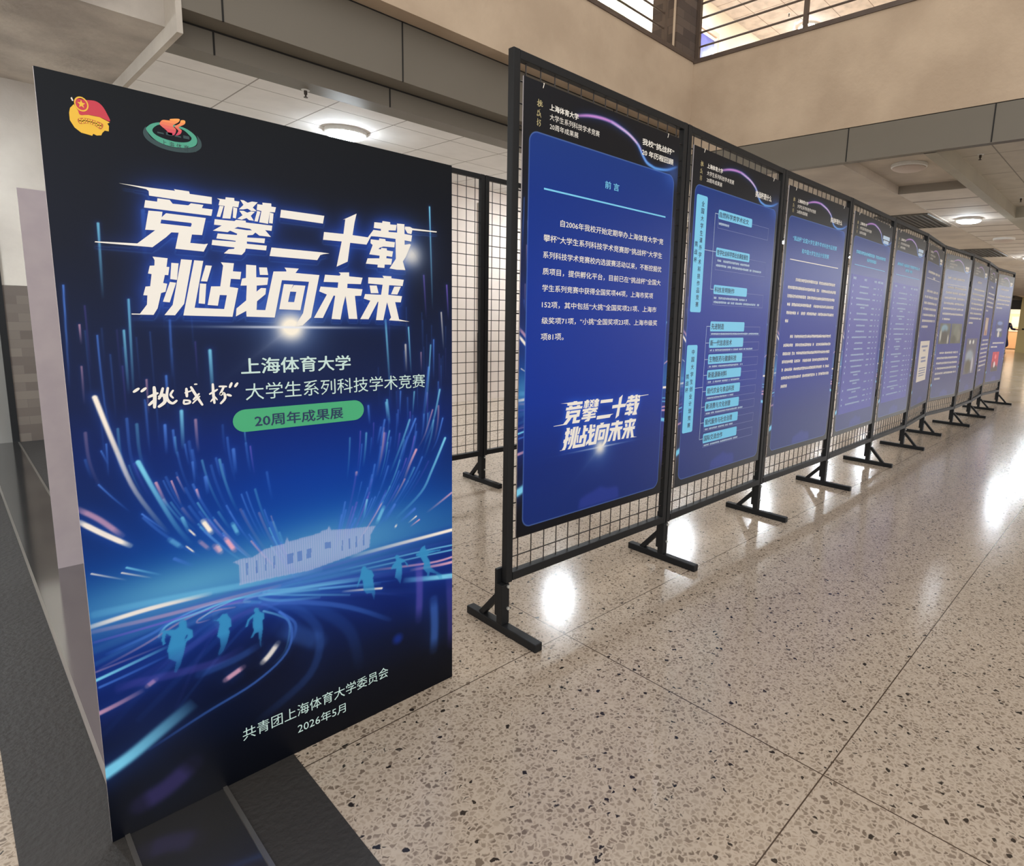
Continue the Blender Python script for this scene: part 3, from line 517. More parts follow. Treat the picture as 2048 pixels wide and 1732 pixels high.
# fascia in two set-back bands, and the parapet, on the left
fa = MB().box(1.115, 5.93, 4.309, 4.6, 2.815, 3.222).box(1.115, 5.93, 4.50, 4.7, 2.675, 2.815).build('wall_left', m_fascia); struct(fa, 'olive grey metal fascia in two bands under the left parapet')
jn = MB()
for x in (1.325, 2.487, 3.649, 4.811): jn.box(x-.005, x+.005, 4.306, 4.32, 2.815, 3.222).box(x-.005, x+.005, 4.497, 4.51, 2.675, 2.815)
jn.box(1.12, 5.92, 4.306, 4.312, 3.214, 3.222).box(1.12, 5.92, 4.494, 4.50, 2.806, 2.815)  # shadow lines under parapet and upper band, put in as dark strips
struct(jn.build('trim_5', m_joint_shadow))
pa = MB().box(-7, 5.923, 4.147, 4.36, 3.222, 3.97).build('wall_left', m_plaster); struct(pa, 'beige plaster parapet on the left of the hall')
pb = MB().box(5.923, 6.13, -9, 4.36, 2.992, 3.95).build('wall_right', m_plaster); struct(pb, 'beige plaster parapet across the hall')
fb = MB().box(5.923, 6.0, -9, 4.36, 2.685, 2.984).build('wall_right', m_fascia); struct(fb, 'olive grey metal fascia under the right parapet')
jn = MB().box(5.93, 5.99, -9, 4.3, 2.983, 2.993)  # long dark strip stands in for the shadow line under the parapet
for y in (3.525, 2.352, 1.179, .006, -1.17): jn.box(5.920, 5.94, y-.005, y+.005, 2.69, 2.985)
struct(jn.build('trim_6', m_joint_shadow))
struct(MB().box(-7, 5.923, 4.135, 4.30, 3.955, 4.0).box(5.911, 6.06, -9, 4.30, 3.942, 3.985).build('trim_7', m_cap), 'brown steel cap of the parapets')
# ceilings
struct(MB().box(1.115, 5.93, 4.70, 6.7, 2.675, 3.0).build('ceiling', m_tile), 'white tiled corridor ceiling')
struct(MB().box(6.0, 34, 2.41, 6.7, 2.685, 3.0).build('ceiling', m_conc), 'grey concrete ceiling band above the panels')
struct(MB().box(6.0, 7.7, 1.70, 2.41, 2.777, 3.0).build('ceiling', m_conc))
struct(MB().box(7.7, 34, 1.70, 2.41, 2.690, 3.0).build('ceiling', m_tile2), 'ribbed ceiling strip that holds the round lamps')
struct(MB().box(5.98, 10.08, 1.60, 1.70, 2.685, 3.0).build('trim_8', m_beam), 'narrow ceiling beam')
struct(MB().box(6.0, 10.08, -9, 1.60, 2.828, 3.0).build('ceiling', m_tile3))
struct(MB().box(10.08, 34, -9, 1.70, 2.690, 3.0).build('ceiling', m_beam))
struct(MB().box(-7, 14, 4.36, 6.9, 3.05, 3.2).box(6.13, 14, -9, 4.36, 3.02, 3.2).build('floor', m_conc), 'upper floor slab')
struct(MB().box(-7, 14, 4.36, 6.9, 6.79, 6.9).box(5.93, 14, -9, 4.36, 6.79, 6.9).build('ceiling', m_tile_up), 'tiled ceiling of the upper floor')
struct(MB().box(-7, 14, 6.7, 6.9, 3.2, 6.79).build('wall_back', m_cream), 'cream upper floor wall')
struct(MB().box(8.42, 8.62, 6.62, 6.70, 3.2, 6.79).build('trim_9', brick_mat('pale_brick', rgb(226,196,168), rgb(206,170,142), rgb(232,214,192), 3.6)))
struct(MB().box(14, 14.2, -9, 6.9, 3.0, 6.9).build('wall_right', m_cream))
pier = struct(MB().box(5.60, 5.96, 4.16, 4.5, 3.98, 6.79).build('wall_right', m_brick_d), 'dark brick pier at the parapet corner')
MB().tube((5.545,4.16,3.98), (5.545,4.16,6.79), .012).build('downpipe', m_plaster, pier)
# far end of the hall
struct(MB().box(34, 36.5, 4.985, 6.7, 2.56, 3.0).box(36.4, 36.6, 4.985, 5.6, 2.12, 2.56).build('trim_10', m_dark), 'dark lintel over the far doorway')
struct(MB().box(36.3, 36.8, 4.45, 4.985, 0, 2.7).build('wall_end', mat('yellow_column', rgb(196,180,128), .6)), 'yellowish column at the far end')
struct(MB().box(36.4, 36.6, 5.6, 9, 0, 2.7).box(36.4, 36.6, -9, 3.9, 0, 2.7).build('wall_end', m_backwall))
struct(MB().box(42, 42.2, -9, 9, 0, 3).build('wall_end', m_cream), 'bright cream wall behind the far doorway')
struct(MB().box(34, 42.2, -9, 9, 2.7, 2.9).build('ceiling', m_cream))
struct(MB().box(6, 45, -9.2, -9, 0, 2.9).build('wall_right', m_backwall))
struct(MB().box(4.73, 4.84, 6.42, 6.45, .88, 2.49).box(4.73, 4.84, 6.42, 6.45, 0, .24).build('trim_11', mat('grey_pilaster', rgb(140,134,130), .7)), 'narrow grey pilaster on the back wall')

# ------------------------------------------------------------------ big standing poster
YB = 1.560
pst = tag(empty('standing_poster', (.167, YB, 0)), 'tall dark blue standing poster with big white slanted title on glossy floor strip', 'poster')
big = board_mesh('board', paint_scene, 885, 1608, 1.5, .006, [m_print, m_foam, m_lilac])
link('board', big, pst)
MB().add([(.40,.006,.02),(.40,.006,1.1),(.40,.30,0.0),(.415,.006,.02),(.415,.006,1.1),(.415,.30,0.0)], [(0,1,2),(5,4,3),(0,3,4,1),(1,4,5,2),(2,5,3,0)]).build('easel_leg', m_foam, pst)
ti = MB()
for g in ART['T']: ti.poly([[(p[0]/1000, p[1]/1000) for p in r] for r in g], -.0006)
title = ti.build('title_lettering', m_white, pst); title['label'] = 'big white slanted brush-cut title'
for nm, s, u0, v0, u1, v1, bo in (('university_lettering','上海体育大学',310,1032,570,1070,.022),('contest_lettering','大学生系列科技学术竞赛',316,970,792,1010,0),('committee_lettering','共青团上海体育大学委员会',267,104,660,138,0),('date_lettering','2026年5月',398,54,529,83,0)):
    tx = MB(); text(tx, s, u0, v0, u1, v1, -.0006, bold=bo); tx.build(nm, m_mint, pst)
ca = MB()
for pts, w in ART['CAL']: stroke(ca, pts, w, -.0006)
ca.build('brush_lettering', m_white, pst)
pi = MB(); rect(pi, 286, 895, 604, 949, -.0005, 27)
pill = pi.build('green_pill', m_pill, pst); pill['label'] = 'green rounded label'
pt = MB(); text(pt, '20周年成果展', 333, 904, 546, 934, -.0009, bold=.022); pt.build('pill_lettering', m_navy, pill)
E_ = {k: [[(p[0]/1000, p[1]/1000) for p in (smooth_ring(v) if k in ('ring_o','ring_i','ring_x','flame1','flame2','flag','band') else v)]] for k, v in ART['EMB'].items()}
m_red, m_yel, m_org = mat('red_print', rgb(196,40,62), .45), mat('yellow_print', rgb(236,186,44), .45), mat('orange_print', rgb(186,92,26), .45)
em = MB(); em.poly(E_['disc'], -.0006, 0); em.poly(E_['flag'], -.0008, 1); em.poly(E_['band'], -.0009, 2); em.poly(E_['pole'], -.0008, 3)
cx_, cz_ = E_['c'][0][0]
for r0, r1 in ((.0085, .0105),):
    for k in range(24):
        a, b = k*math.pi/12, (k+1)*math.pi/12
        em.add([(cx_+r*math.cos(t), -.0009, cz_+r*1.25*math.sin(t)) for t, r in ((a,r0),(a,r1),(b,r1),(b,r0))], [(0,1,2,3)], 0)
star = [(cx_+(.0062 if k % 2 == 0 else .0026)*math.sin(k*math.pi/5), cz_+(.0078 if k % 2 == 0 else .0033)*math.cos(k*math.pi/5)) for k in range(10)][::-1]
em.poly([star], -.0009, 0)
bd = ART['EMB']['band']; mid = [((bd[a][0]+bd[b_][0])/2, (bd[a][1]+bd[b_][1])/2) for a, b_ in ((0,7),(1,6),(2,5),(3,4))]
for k in range(5):
    t = .35+k*.575; i = min(2, int(t)); f = t-i; u = mid[i][0]*(1-f)+mid[i+1][0]*f; v = mid[i][1]*(1-f)+mid[i+1][1]*f
    rect(em, u-3.2, v-4, u-.6, v+4, -.0010, 0, 0); rect(em, u+.4, v-4, u+2.8, v+4, -.0010, 0, 0); rect(em, u-3.4, v-.8, u+3, v+.8, -.0010, 0, 0)
em.build('flag_emblem', [m_yel, m_red, m_org, m_sheet], pst)['label'] = 'yellow gear and red flag emblem'
m_teal, m_teal_d, m_coral, m_pink = mat('teal_print', rgb(66,158,132), .45), mat('deep_teal_print', rgb(26,58,62), .45), mat('coral_print', rgb(246,140,88), .45), mat('crimson_print', rgb(206,58,92), .45)
e2 = MB(); e2.poly([E_['ring_o'][0], E_['ring_i'][0]], -.0006, 0); e2.poly(E_['ring_x'], -.0005, 1)
def cutpoly(r, lo, hi):                                   # slice of an outline between two heights
    out = []
    n = len(r)
    for zc, sg in ((hi, 1), (lo, -1)):
        out = []; n = len(r)
        for i in range(n):
            p, q = r[i], r[(i+1) % n]; ip, iq = (zc-p[1])*sg >= 0, (zc-q[1])*sg >= 0
            if ip: out.append(p)
            if ip != iq: t = (zc-p[1])/(q[1]-p[1]); out.append((p[0]+t*(q[0]-p[0]), zc))
        r = out
    return r
for fn in ('flame1', 'flame2'):
    r = E_[fn][0]; lo, hi = min(p[1] for p in r), max(p[1] for p in r)
    for k in range(6):
        s = cutpoly(r, lo+(hi-lo)*k/6, lo+(hi-lo)*(k+1)/6)
        if len(s) > 2: e2.poly([s], -.0008, 2+k)
fm = [mat('flame_print_%d' % k, rgb(206+9*k, 58+21*k, 92-3*k), .45) for k in range(6)]
rp_ = ART['EMB']['ring_i']
for k in range(5):
    text(e2, '上海体育大'[k], rp_[8][0]-4+k*13, rp_[8][1]-13+(-2 if 0 < k < 4 else 0)-k*.6, rp_[8][0]+5+k*13, rp_[8][1]-3-k*.6, -.0008, mi=1)
for k in range(4):
    u = (rp_[9][0]+rp_[6][0])/2-24+k*15; rect(e2, u, rp_[7][1]+10, u+11, rp_[7][1]+13+3*(k % 2), -.0008, 0, 1)
e2.build('flame_emblem', [m_teal, m_teal_d]+fm, pst)['label'] = 'teal ring emblem with orange and red flame'

p2 = tag(empty('standing_poster', (.28, 3.425, 0)), 'pale lilac back of a standing board behind the big dark poster', 'poster')
MB().box(0, .885, 0, .006, 0, 1.608).build('board', m_lilac, p2)
MB().box(0, .885, .006, .0075, 0, 1.608).build('printed_face', mat('dark_print', rgb(14,24,54), .45), p2)
MB().add([(.40,.0075,.02),(.40,.0075,1.1),(.40,.30,0.0),(.415,.0075,.02),(.415,.0075,1.1),(.415,.30,0.0)], [(0,1,2),(5,4,3),(0,3,4,1),(1,4,5,2),(2,5,3,0)]).build('easel_leg', m_foam, p2)

# ------------------------------------------------------------------ wire mesh display stands
J = [(1.353,1.675),(2.352,1.668),(3.351,1.682),(4.351,1.665),(5.35,1.681),(6.352,1.689),(7.35,1.77),(8.349,1.693),(9.351,1.701),(10.349,1.77),(11.348,1.701)]
def foot(parent, x, side, rz=0.0):
    f = MB().box(-.017, .017, -.205, .205, .0, .032).build('foot', m_black, parent, bevel=.003); f.location = (x, 0, 0); f.rotation_euler = (0, 0, rz)
    s = MB().box(-.018, .018, -.016, .016, .032, .19).box(-.016, .016, .0165, .030, .06, .245)
    s.build('sleeve', m_black, f, bevel=.002)
    MB().tube((0, side*.125, .028), (0, side*.016, .145), .011, square=True).build('brace', m_black, f)
    for z in (.093, .180): MB().tube((.010, -.016, z), (.010, -.022, z), .006).build('bolt', m_bolt, f)
    return f
def make_stand(name, label, group):
    t = tag(empty(name), label, 'display stand', group)
    for x in (.018, .982): MB().tube((x,0,.192), (x,0,2.05), .0145, square=True).build('post', m_black, t, bevel=.002)
    MB().tube((.0325,0,2.0345), (.9675,0,2.0345), .0145, square=True).build('top_rail', m_black, t, bevel=.002)
    MB().tube((.0325,0,.213), (.9675,0,.213), .0165, square=True).build('bottom_rail', m_black, t, bevel=.002)
    w = MB()
    for k in range(14): x = .069+.0663*k; w.tube((x,.002,.228), (x,.002,2.022), .0025, n=6)
    for k in range(25): z = .285+.0697*k; w.tube((.032,-.0015,z), (.968,-.0015,z), .0025, n=6)
    w.build('wire_grid', m_wire, t)
    return t
GS = 'wire mesh stands of the front row'
ORD = ['carrying the panel of white paragraphs, nearest the big poster', 'carrying the panel with pale blue flow chart boxes', 'carrying the panel with two text paragraphs, third along the row',
       'carrying the first panel with a bluish violet table', 'carrying the second panel with a bluish violet table', 'carrying the panel with a pasted white sheet',
       'carrying the panel with two photographs side by side', 'carrying the panel with one large group photograph', 'carrying the narrow-looking pale text panel, ninth along the row', 'carrying the last panel, with the red picture']
stands = []
proto = make_stand('display_stand', 'black wire mesh display stand '+ORD[0], GS)
for i in range(10):
    s = proto if i == 0 else dup(proto)
    s['label'] = 'black wire mesh display stand '+ORD[i]
    a = math.atan2(J[i+1][1]-J[i][1], J[i+1][0]-J[i][0]); s.location = (J[i][0], J[i][1], 0); s.rotation_euler = (0, 0, a)
    stands.append(s)
for i in range(10): foot(stands[i], .0, 1 if i < 4 else -1, -stands[i].rotation_euler[2])
foot(stands[9], 1.0, -1, -stands[9].rotation_euler[2])
rear = make_stand('display_stand', 'bare black wire mesh stand with no panel, seen beside the edge of the big poster', 'bare wire mesh stands of the rear row')
rear.location = (1.49, 3.33, 0)
r2 = dup(rear); r2.location = (2.49, 3.33, 0); r2['label'] = 'bare black wire mesh stand mostly hidden behind the first blue panel'
foot(rear, 0, 1); foot(rear, 1.0, 1)

# ------------------------------------------------------------------ printed panels hung on the stands (panel space: u right, v up from the panel's lower edge, mm)
Z0 = 365
panel_me = board_mesh('board', paint_panel, 885, 1605, 2.5, .005, [m_panel, m_foam])
first_me = board_mesh('board', paint_first_panel, 885, 1605, 2.5, .005, [m_panel, m_foam])
def header(p):
    h = MB(); Y = -.0006
    text(h, '上海体育大学', 118, 1892-Z0, 259, 1913-Z0, Y, bold=.03)
    text(h, '大学生系列科技学术竞赛', 119, 1860-Z0, 373, 1881-Z0, Y)
    text(h, '20周年成果展', 120, 1830-Z0, 261, 1850-Z0, Y)
    o = h.build('header_lettering', m_white, p)
    g = MB(); k = .33
    xs = [q[0] for s, w in ART['CAL'] for q in s]; zs = [q[1] for s, w in ART['CAL'] for q in s]
    parts = [(2, 9, 0), (10, 16, 1), (17, 22, 2)]
    for a, b, n in parts:
        st = ART['CAL'][a:b+1]; x0 = min(q[0] for s, w in st for q in s); z1 = max(q[1] for s, w in st for q in s)
        for s, w in st: stroke(g, [(60+(q[0]-x0)*.52, 1548-n*31+(q[1]-z1)*.52) for q in s], w*.5, Y)
    g2 = g.build('brush_lettering', m_gold, p)
    return o, g2
hd = None
PLAB = ['dark blue panel headed 前言 with white paragraphs and a glowing slogan', 'dark blue panel with pale blue boxes linked like a flow chart', 'dark blue panel with a two line cyan heading and two white paragraphs',
        'blue panel with a bluish violet table, right of the two paragraph panel', 'blue panel with a bluish violet table, fifth along the row', 'grey blue panel with a white sheet pasted on its lower half',
        'dark blue panel with two green photographs side by side', 'grey blue panel with one large group photograph under its text', 'pale narrow-looking text panel, ninth along the row', 'last dark blue panel with a white cup picture and a red picture']
panels = []
for i in range(10):
    p = tag(empty('exhibition_poster'), PLAB[i], 'poster', 'printed panels hung on the wire mesh stands')
    p.parent = None
    a = stands[i].rotation_euler[2]; off = Matrix.Rotation(a, 3, 'Z') @ Vector((.0395, -.0235, Z0/1000))
    p.location = Vector((J[i][0], J[i][1], 0))+off; p.rotation_euler = (0, 0, a)
    link('board', first_me if i == 0 else panel_me, p)
    if hd is None: hd = header(p)
    else:
        for h in hd: link(h.name.split('.')[0], h.data, p)
    for u in (84, 796):                                     # little white hooks holding the board to the wires
        MB().tube((u/1000, -.002, 1.588), (u/1000+.004, -.003, 1.604), .0015, n=6).tube((u/1000+.004, -.003, 1.604), (u/1000+.003, .018, 1.607), .0015, n=6).build('hook', m_sheet, p)
    panels.append(p)
Y = -.0006
def part(i, name, mb, mt, label=None):
    o = mb.build(name, mt, panels[i])
    if label: o['label'] = label
    return o
def T(mb, s, u0, v0, u1, v1, **k): text(mb, s, u0, v0-Z0, u1, v1-Z0, Y, **k)
# panel 1
b = MB(); T(b, '我校“挑战杯”', 630, 1890, 848, 1915, bold=.03); T(b, '20 年历程回顾', 630, 1850, 846, 1874, bold=.03); part(0, 'heading_lettering', b, m_white)
b = MB(); T(b, '前 言', 415, 1683, 498, 1711, bold=.014); part(0, 'title_line', b, m_ice, 'cyan title')
b = MB(); rect(b, 99, 1625-Z0, 811, 1631-Z0, Y); part(0, 'title_rule', b, m_ice, 'cyan rule')
for s, u0, u1, v in [('自2006年我校开始定期举办上海体育大学“竞',183,804,1509),('攀杯”大学生系列科技学术竞赛即“挑战杯”大学生',103,801,1449),('系列科技学术竞赛校内选拔赛活动以来，不断挖掘优',102,801,1390),('质项目，提供孵化平台，目前已在“挑战杯”全国大',102,801,1332),
                  ('学生系列竞赛中获得全国奖项44项，上海市奖项',102,751,1273),('152项，其中包括“大挑”全国奖项21项、上海市',102,780,1214),('级奖项71项，“小挑”全国奖项23项、上海市级奖',102,791,1156),('项81项。',100,215,1097)]:
    b = MB(); T(b, s, u0, v, u1, v+25, bold=.012); part(0, 'text_line', b, m_white)
tb = MB()
for g in slogan_rings(): tb.poly([[(q[0]/1000, q[1]/1000) for q in r] for r in g], Y)
part(0, 'slogan_lettering', tb, m_white)
# panel 2
b = MB(); T(b, '挑战杯是什么', 604, 1842, 790, 1873, bold=.03); part(1, 'heading_lettering', b, m_white)
tree = [(1724,1680,'自然科学类学术论文'),(1544,1500,'哲学社会科学类社会调查报告'),(1363,1318,'科技发明制作')]
low = [1182,1099,1016,936,853,773,690,605]
names = ['先进制造','新一代信息技术','生物医药与健康科技','新能源新材料','现代农业与食品科技','新消费与文化创意','现代服务与社会治理','国际交流合作']
def vert(mb, s, u, v1, v0, sz):
    for k, ch in enumerate(s):
        v = v1-(v1-v0)*(k+.5)/len(s); T(mb, ch, u-sz/2, v-sz/2, u+sz/2, v+sz/2, bold=.02)
def chart_box(u0, v0, u1, v1, r, fn):
    global Y
    b = MB(); rect(b, u0, v0-Z0, u1, v1-Z0, Y, r); o = part(1, 'chart_box', b, m_ice)
    Y = -.0009; b = MB(); fn(b); b.build('box_lettering', m_navy, o); Y = -.0006
chart_box(45, 1224, 140, 1765, 10, lambda b: (vert(b, '全国大学生课外学术科技作品竞赛', 102, 1745, 1245, 24), vert(b, '挑战杯', 64, 1560, 1450, 24)))
chart_box(40, 632, 132, 1066, 10, lambda b: (vert(b, '中国大学生创业计划竞赛', 96, 1050, 650, 24), vert(b, '挑战杯', 58, 930, 830, 24)))
for hi, lo, s in tree: chart_box(246, lo, 590, hi, 8, lambda b: T(b, s, 256, lo+9, 256+min(318, 33*len(s)), hi-9, bold=.02))
for hi, s in zip(low, names): chart_box(238, hi-50, 590, hi, 8, lambda b: T(b, s, 248, hi-40, 248+31*len(s), hi-10, bold=.02))
Y = -.0006
b = MB()
def ln(u0, v0, u1, v1, w=2.2): rect(b, min(u0,u1)-w/2, min(v0,v1)-w/2-Z0, max(u0,u1)+w/2, max(v0,v1)+w/2-Z0, Y)
ln(216, 1340, 216, 1702); ln(140, 1522, 216, 1522)
for v in (1702, 1522, 1340): ln(216, v, 246, v)
ln(204, 580, 204, 1157); ln(132, 851, 204, 851)
for hi in low: ln(204, hi-25, 238, hi-25)
part(1, 'chart_lines', b, m_pale)
b = MB()
def frame(u0, v0, u1, v1, w=1.6):
    for r in ((u0,v0,u1,v0+w),(u0,v1-w,u1,v1),(u0,v0,u0+w,v1),(u1-w,v0,u1,v1)): rect(b, r[0], r[1]-Z0, r[2], r[3]-Z0, Y+.0003)
for v0, v1 in ((1636,1700),(1436,1516),(1264,1336)): frame(246, v0, 784, v1)
for hi in low: frame(240, hi-72, 776, hi-24)
part(1, 'outline_boxes', b, m_dim)
b = MB(); rnd = random.Random(2)
for u1, v in ((360,1652),(600,1476),(730,1452),(590,1293),(740,1272)): blurred_line(b, rnd, 254, v-Z0, u1, v+13-Z0, Y)
for k, hi in enumerate(low): blurred_line(b, rnd, 250, hi-68-Z0, (760,700,600,580,520,640,540,610)[k], hi-57-Z0, Y)
part(1, 'caption_print', b, m_pale)
# panel 3
b = MB(); T(b, '挑战杯是什么', 604, 1842, 790, 1873, bold=.03); part(2, 'heading_lettering', b, m_white)
for s, u0, v0, u1 in (('“挑战杯”全国大学生课外学术科技作品竞赛',98,1672,742),('和中国大学生创业计划竞赛',229,1608,628)):
    b = MB(); T(b, s, u0, v0, u1, v0+28, bold=.022); part(2, 'title_line', b, m_ice, 'cyan title line')
b = MB(); rect(b, 82, 1559-Z0, 796, 1564-Z0, Y)
rnd = random.Random(3)
for u0, u1, v in ((180,770,1436),(86,794,1387),(88,794,1336),(95,794,1286),(95,794,1236),(86,132,1186),(170,790,1092),(92,800,1038),(92,790,986),(92,785,936),(96,805,886),(98,805,836),(102,180,784)): blurred_line(b, rnd, u0, v-Z0, u1, v+22-Z0, Y, gap=.07)
part(2, 'body_print', b, m_white)
# panels 4 and 5: tables
m_tab = mat('violet_blue_print', rgb(52,62,165), .4)
for i in (3, 4):
    b = MB()
    rect(b, 655, 1852-Z0, 820, 1880-Z0, Y, 4); rect(b, 670, 1822-Z0, 800, 1846-Z0, Y, 4); part(i, 'heading_print', b, m_pale)
    rnd = random.Random(i); b = MB()
    for u0, u1, v in ((100,760,1690),(340,545,1650)): blurred_line(b, rnd, u0, v-Z0, u1, v+28-Z0, Y, gap=.1)
    rect(b, 90, 1612-Z0, 790, 1616-Z0, Y); part(i, 'title_print', b, m_ice)
    b = MB(); rect(b, 60, 520-Z0, 800, 1546-Z0, Y); tab = part(i, 'table_panel', b, m_tab, 'bluish violet table')
    b = MB(); Y2 = -.0009; v = 1510
    for k, (u, w) in enumerate(((95,60),(330,60),(560,60),(650,50),(720,50))): blurred_line(b, rnd, u, v-Z0, u+w, v+20-Z0, Y2, gap=0)
    v -= 50
    while v > 545:
        rect(b, 100, v-Z0, 112, v+14-Z0, Y2); w = rnd.uniform(180, 330)
        blurred_line(b, rnd, 345-w/2, v-Z0, 345+w/2, v+14-Z0, Y2, gap=0)
        if rnd.random() < .35: v -= 22; blurred_line(b, rnd, 300, v-Z0, 390, v+14-Z0, Y2, gap=0)
        for u, w in ((555,62),(662,30),(740,30)): blurred_line(b, rnd, u, v-Z0, u+w, v+13-Z0, Y2, gap=0)
        v -= 44
    ch = b.build('table_print', m_pale, tab)
# panels 6 to 10: paragraphs, pictures
def paras(i, title, rows, seed):
    rnd = random.Random(seed); b = MB()
    rect(b, 670, 1852-Z0, 800, 1880-Z0, Y, 4); rect(b, 690, 1826-Z0, 790, 1846-Z0, Y, 4)
    for u0, u1, v in title: blurred_line(b, rnd, u0, v-Z0, u1, v+28-Z0, Y, gap=.08)
    rect(b, 90, 1652-Z0, 790, 1656-Z0, Y)
    for a0, a1 in rows:
        v = a0; first = True
        while v > a1:
            blurred_line(b, rnd, 150 if first else 85, v-Z0, 790 if v-58 > a1 else rnd.uniform(250, 560), v+27-Z0, Y, gap=.06); v -= 58; first = False
    part(i, 'body_print', b, m_white)
def photo(i, u0, v0, u1, v1, painter, label):
    me = board_mesh('photo_print', painter, u1-u0, v1-v0, 6, .0004, [m_panel, m_panel])
    o = link('photo_print', me, panels[i], (u0/1000, -.0008, (v0-Z0)/1000)); o['label'] = label
def blotch(bg, blobs, seed):
    def f(us, vs):
        U, V = np.meshgrid(us/us[-1], vs/vs[-1]); r = np.random.RandomState(seed); c = np.zeros(U.shape+(3,))+np.array(bg, float)
        n = blur(r.rand(*U.shape), 2); c = c*(.6+.8*n[..., None])
        for x, y, rx, ry, col in blobs: c = lerp(c, col, 1.3*np.exp(-(((U-x)/rx)**2+((V-y)/ry)**2)**2))
        return c
    return f
paras(5, [(120,760,1700),(340,520,1672-20)], [(1520, 1150)], 6)
b = MB(); rect(b, 150, 632-Z0, 640, 1042-Z0, Y); sh = part(5, 'pasted_sheet', b, m_sheet, 'white sheet')
b = MB(); rnd = random.Random(8)
for u0, u1, v, h in ((230,560,975,24),(330,460,935,22),(270,520,860,24),(260,540,825,24),(230,560,760,12),(230,560,735,12),(230,560,710,12),(230,520,685,12)): blurred_line(b, rnd, u0, v-Z0, u1, v+h-Z0, -.0009, gap=.05)
b.build('sheet_print', m_dim, sh)
paras(6, [(120,700,1710)], [(1610, 1260), (885, 540)], 7)
photo(6, 60, 1000, 420, 1228, blotch((70,78,70), [(.45,.75,.3,.2,(120,165,190)),(.5,.35,.25,.3,(44,50,46)),(.15,.4,.07,.3,(190,195,190)),(.85,.2,.06,.25,(205,205,200))], 1), 'photo of people in a bluish room')
photo(6, 450, 1003, 820, 1230, blotch((88,96,86), [(.5,.6,.25,.35,(110,120,106)),(.3,.2,.2,.2,(62,72,60)),(.75,.4,.15,.3,(128,132,120))], 2), 'photo of people in a greenish room')
paras(7, [(300,560,1730)], [(1640, 1200)], 9)
photo(7, 130, 610, 740, 1056, blotch((86,92,118), [(.3,.9,.08,.06,(235,240,235)),(.62,.9,.08,.06,(235,240,235)),(.4,.5,.35,.18,(150,170,190)),(.35,.2,.25,.2,(62,64,50)),(.75,.25,.1,.25,(190,190,200))], 3), 'group photo with two round lamps')
paras(8, [(300,600,1730)], [(1640, 1370), (1010, 560)], 10)
photo(8, 200, 1090, 520, 1330, blotch((196,170,150), [(.5,.6,.2,.3,(222,208,196)),(.5,.15,.2,.15,(180,110,96))], 4), 'small beige photo')
paras(9, [(200,640,1745)], [(1650, 1420), (960, 880)], 11)
photo(9, 200, 1058, 620, 1305, blotch((40,62,128), [(.5,.85,.35,.12,(110,140,205)),(.5,.45,.35,.1,(196,206,216)),(.45,.18,.14,.2,(226,224,214)),(.75,.15,.12,.15,(70,96,84))], 5), 'photo of a white cup on dark blue')
photo(9, 235, 545, 590, 840, blotch((196,44,78), [(.5,.75,.14,.12,(245,120,130)),(.5,.1,.6,.2,(52,50,58)),(.45,.35,.14,.16,(232,222,226)),(.2,.35,.12,.16,(120,40,56))], 6), 'red picture')
# cable ties on the posts
for i, z, x in ((4, 1.99, .99), (5, 1.86, .0), (3, .62, .995), (7, 1.70, .0)):
    MB().box(x-.022, x+.022, -.021, .021, z-.03, z+.03).build('cable_tie', m_black, stands[i])

# ------------------------------------------------------------------ ceiling lamps, sprinklers, vents
def lamp(loc, r, lit, label, grp=None):
    t = tag(empty('ceiling_lamp', loc), label, 'lamp', grp)
    MB().lathe([(r*.99, 0), (r, -.004), (r, -.030), (r*.95, -.036)]).build('rim', m_ring, t, smooth=False)
    MB().lathe([(r*.93, -.0365), (r*.90, -.046), (r*.70, -.060), (r*.35, -.068), (r*.02, -.070)]).build('diffuser', m_lit if lit else m_shade, t, smooth=True)
    return t
lamp((2.575,5.42,2.675), .172, True, 'lit round ceiling lamp just above the top edge of the big poster')
for x in (-3.6, -.5): lamp((x, 5.55, 2.76), .185, True, 'added lit round lamp under the entrance soffit, unseen left of the view', 'added entrance lamps')  # added out of view to brighten the left wall and soffit
for x in (5.36, 8.2, 11.0, 14.1, 17.0): lamp((x, 5.45, 2.675 if x < 5.93 else 2.685), .172, True, 'lit round lamp of the corridor seen through gaps between the panels', 'corridor lamps behind the panels')
lamp((6.70,2.02,2.777), .165, False, 'unlit round ceiling lamp in the coffer nearest the parapet')
lamp((9.86,2.11,2.69), .160, True, 'lit round ceiling lamp above the middle of the panel row')
lamp((12.25,2.06,2.69), .160, False, 'unlit round ceiling lamp beyond the lit one, past the second coffer')
lamp((15.6,2.08,2.69), .160, True, 'lit round ceiling lamp at the right edge, farthest of the visible lamps')
for x in (18.7, 21.8, 25): lamp((x, 2.08, 2.69), .16, True, 'lit round lamp beyond the end of the panel row', 'far hall lamps')
lamp((11.9,5.70,6.79), .20, True, 'lit round lamp on the upper floor ceiling behind the railing')
for x, y in ((7.4, 5.5), (6.4, 6.0), (8.7, 5.6)): lamp((x, y, 6.79), .38, True, 'added lit round lamp on the upper floor ceiling, out of view from below', 'added upper floor lamps')  # added where the camera cannot see them, to brighten the upper wall
def sprinkler(loc, label):
    t = tag(empty('sprinkler_head', loc), label, 'sprinkler')
    MB().lathe([(.028, 0), (.028, -.003), (.018, -.006)], n=20).build('rosette', m_ring, t)
    MB().lathe([(.011, -.006), (.011, -.030), (.006, -.034), (.006, -.046), (.014, -.048), (.014, -.052)], n=14).build('nozzle', mat('dark_brass', rgb(70,64,58), .4, metal=.5), t)
sprinkler((1.932,4.66,2.675), 'small sprinkler head on the white tiled ceiling left of the lit lamp')
sprinkler((6.875,1.442,2.828), 'sprinkler head under the grey ceiling right of the narrow beam')
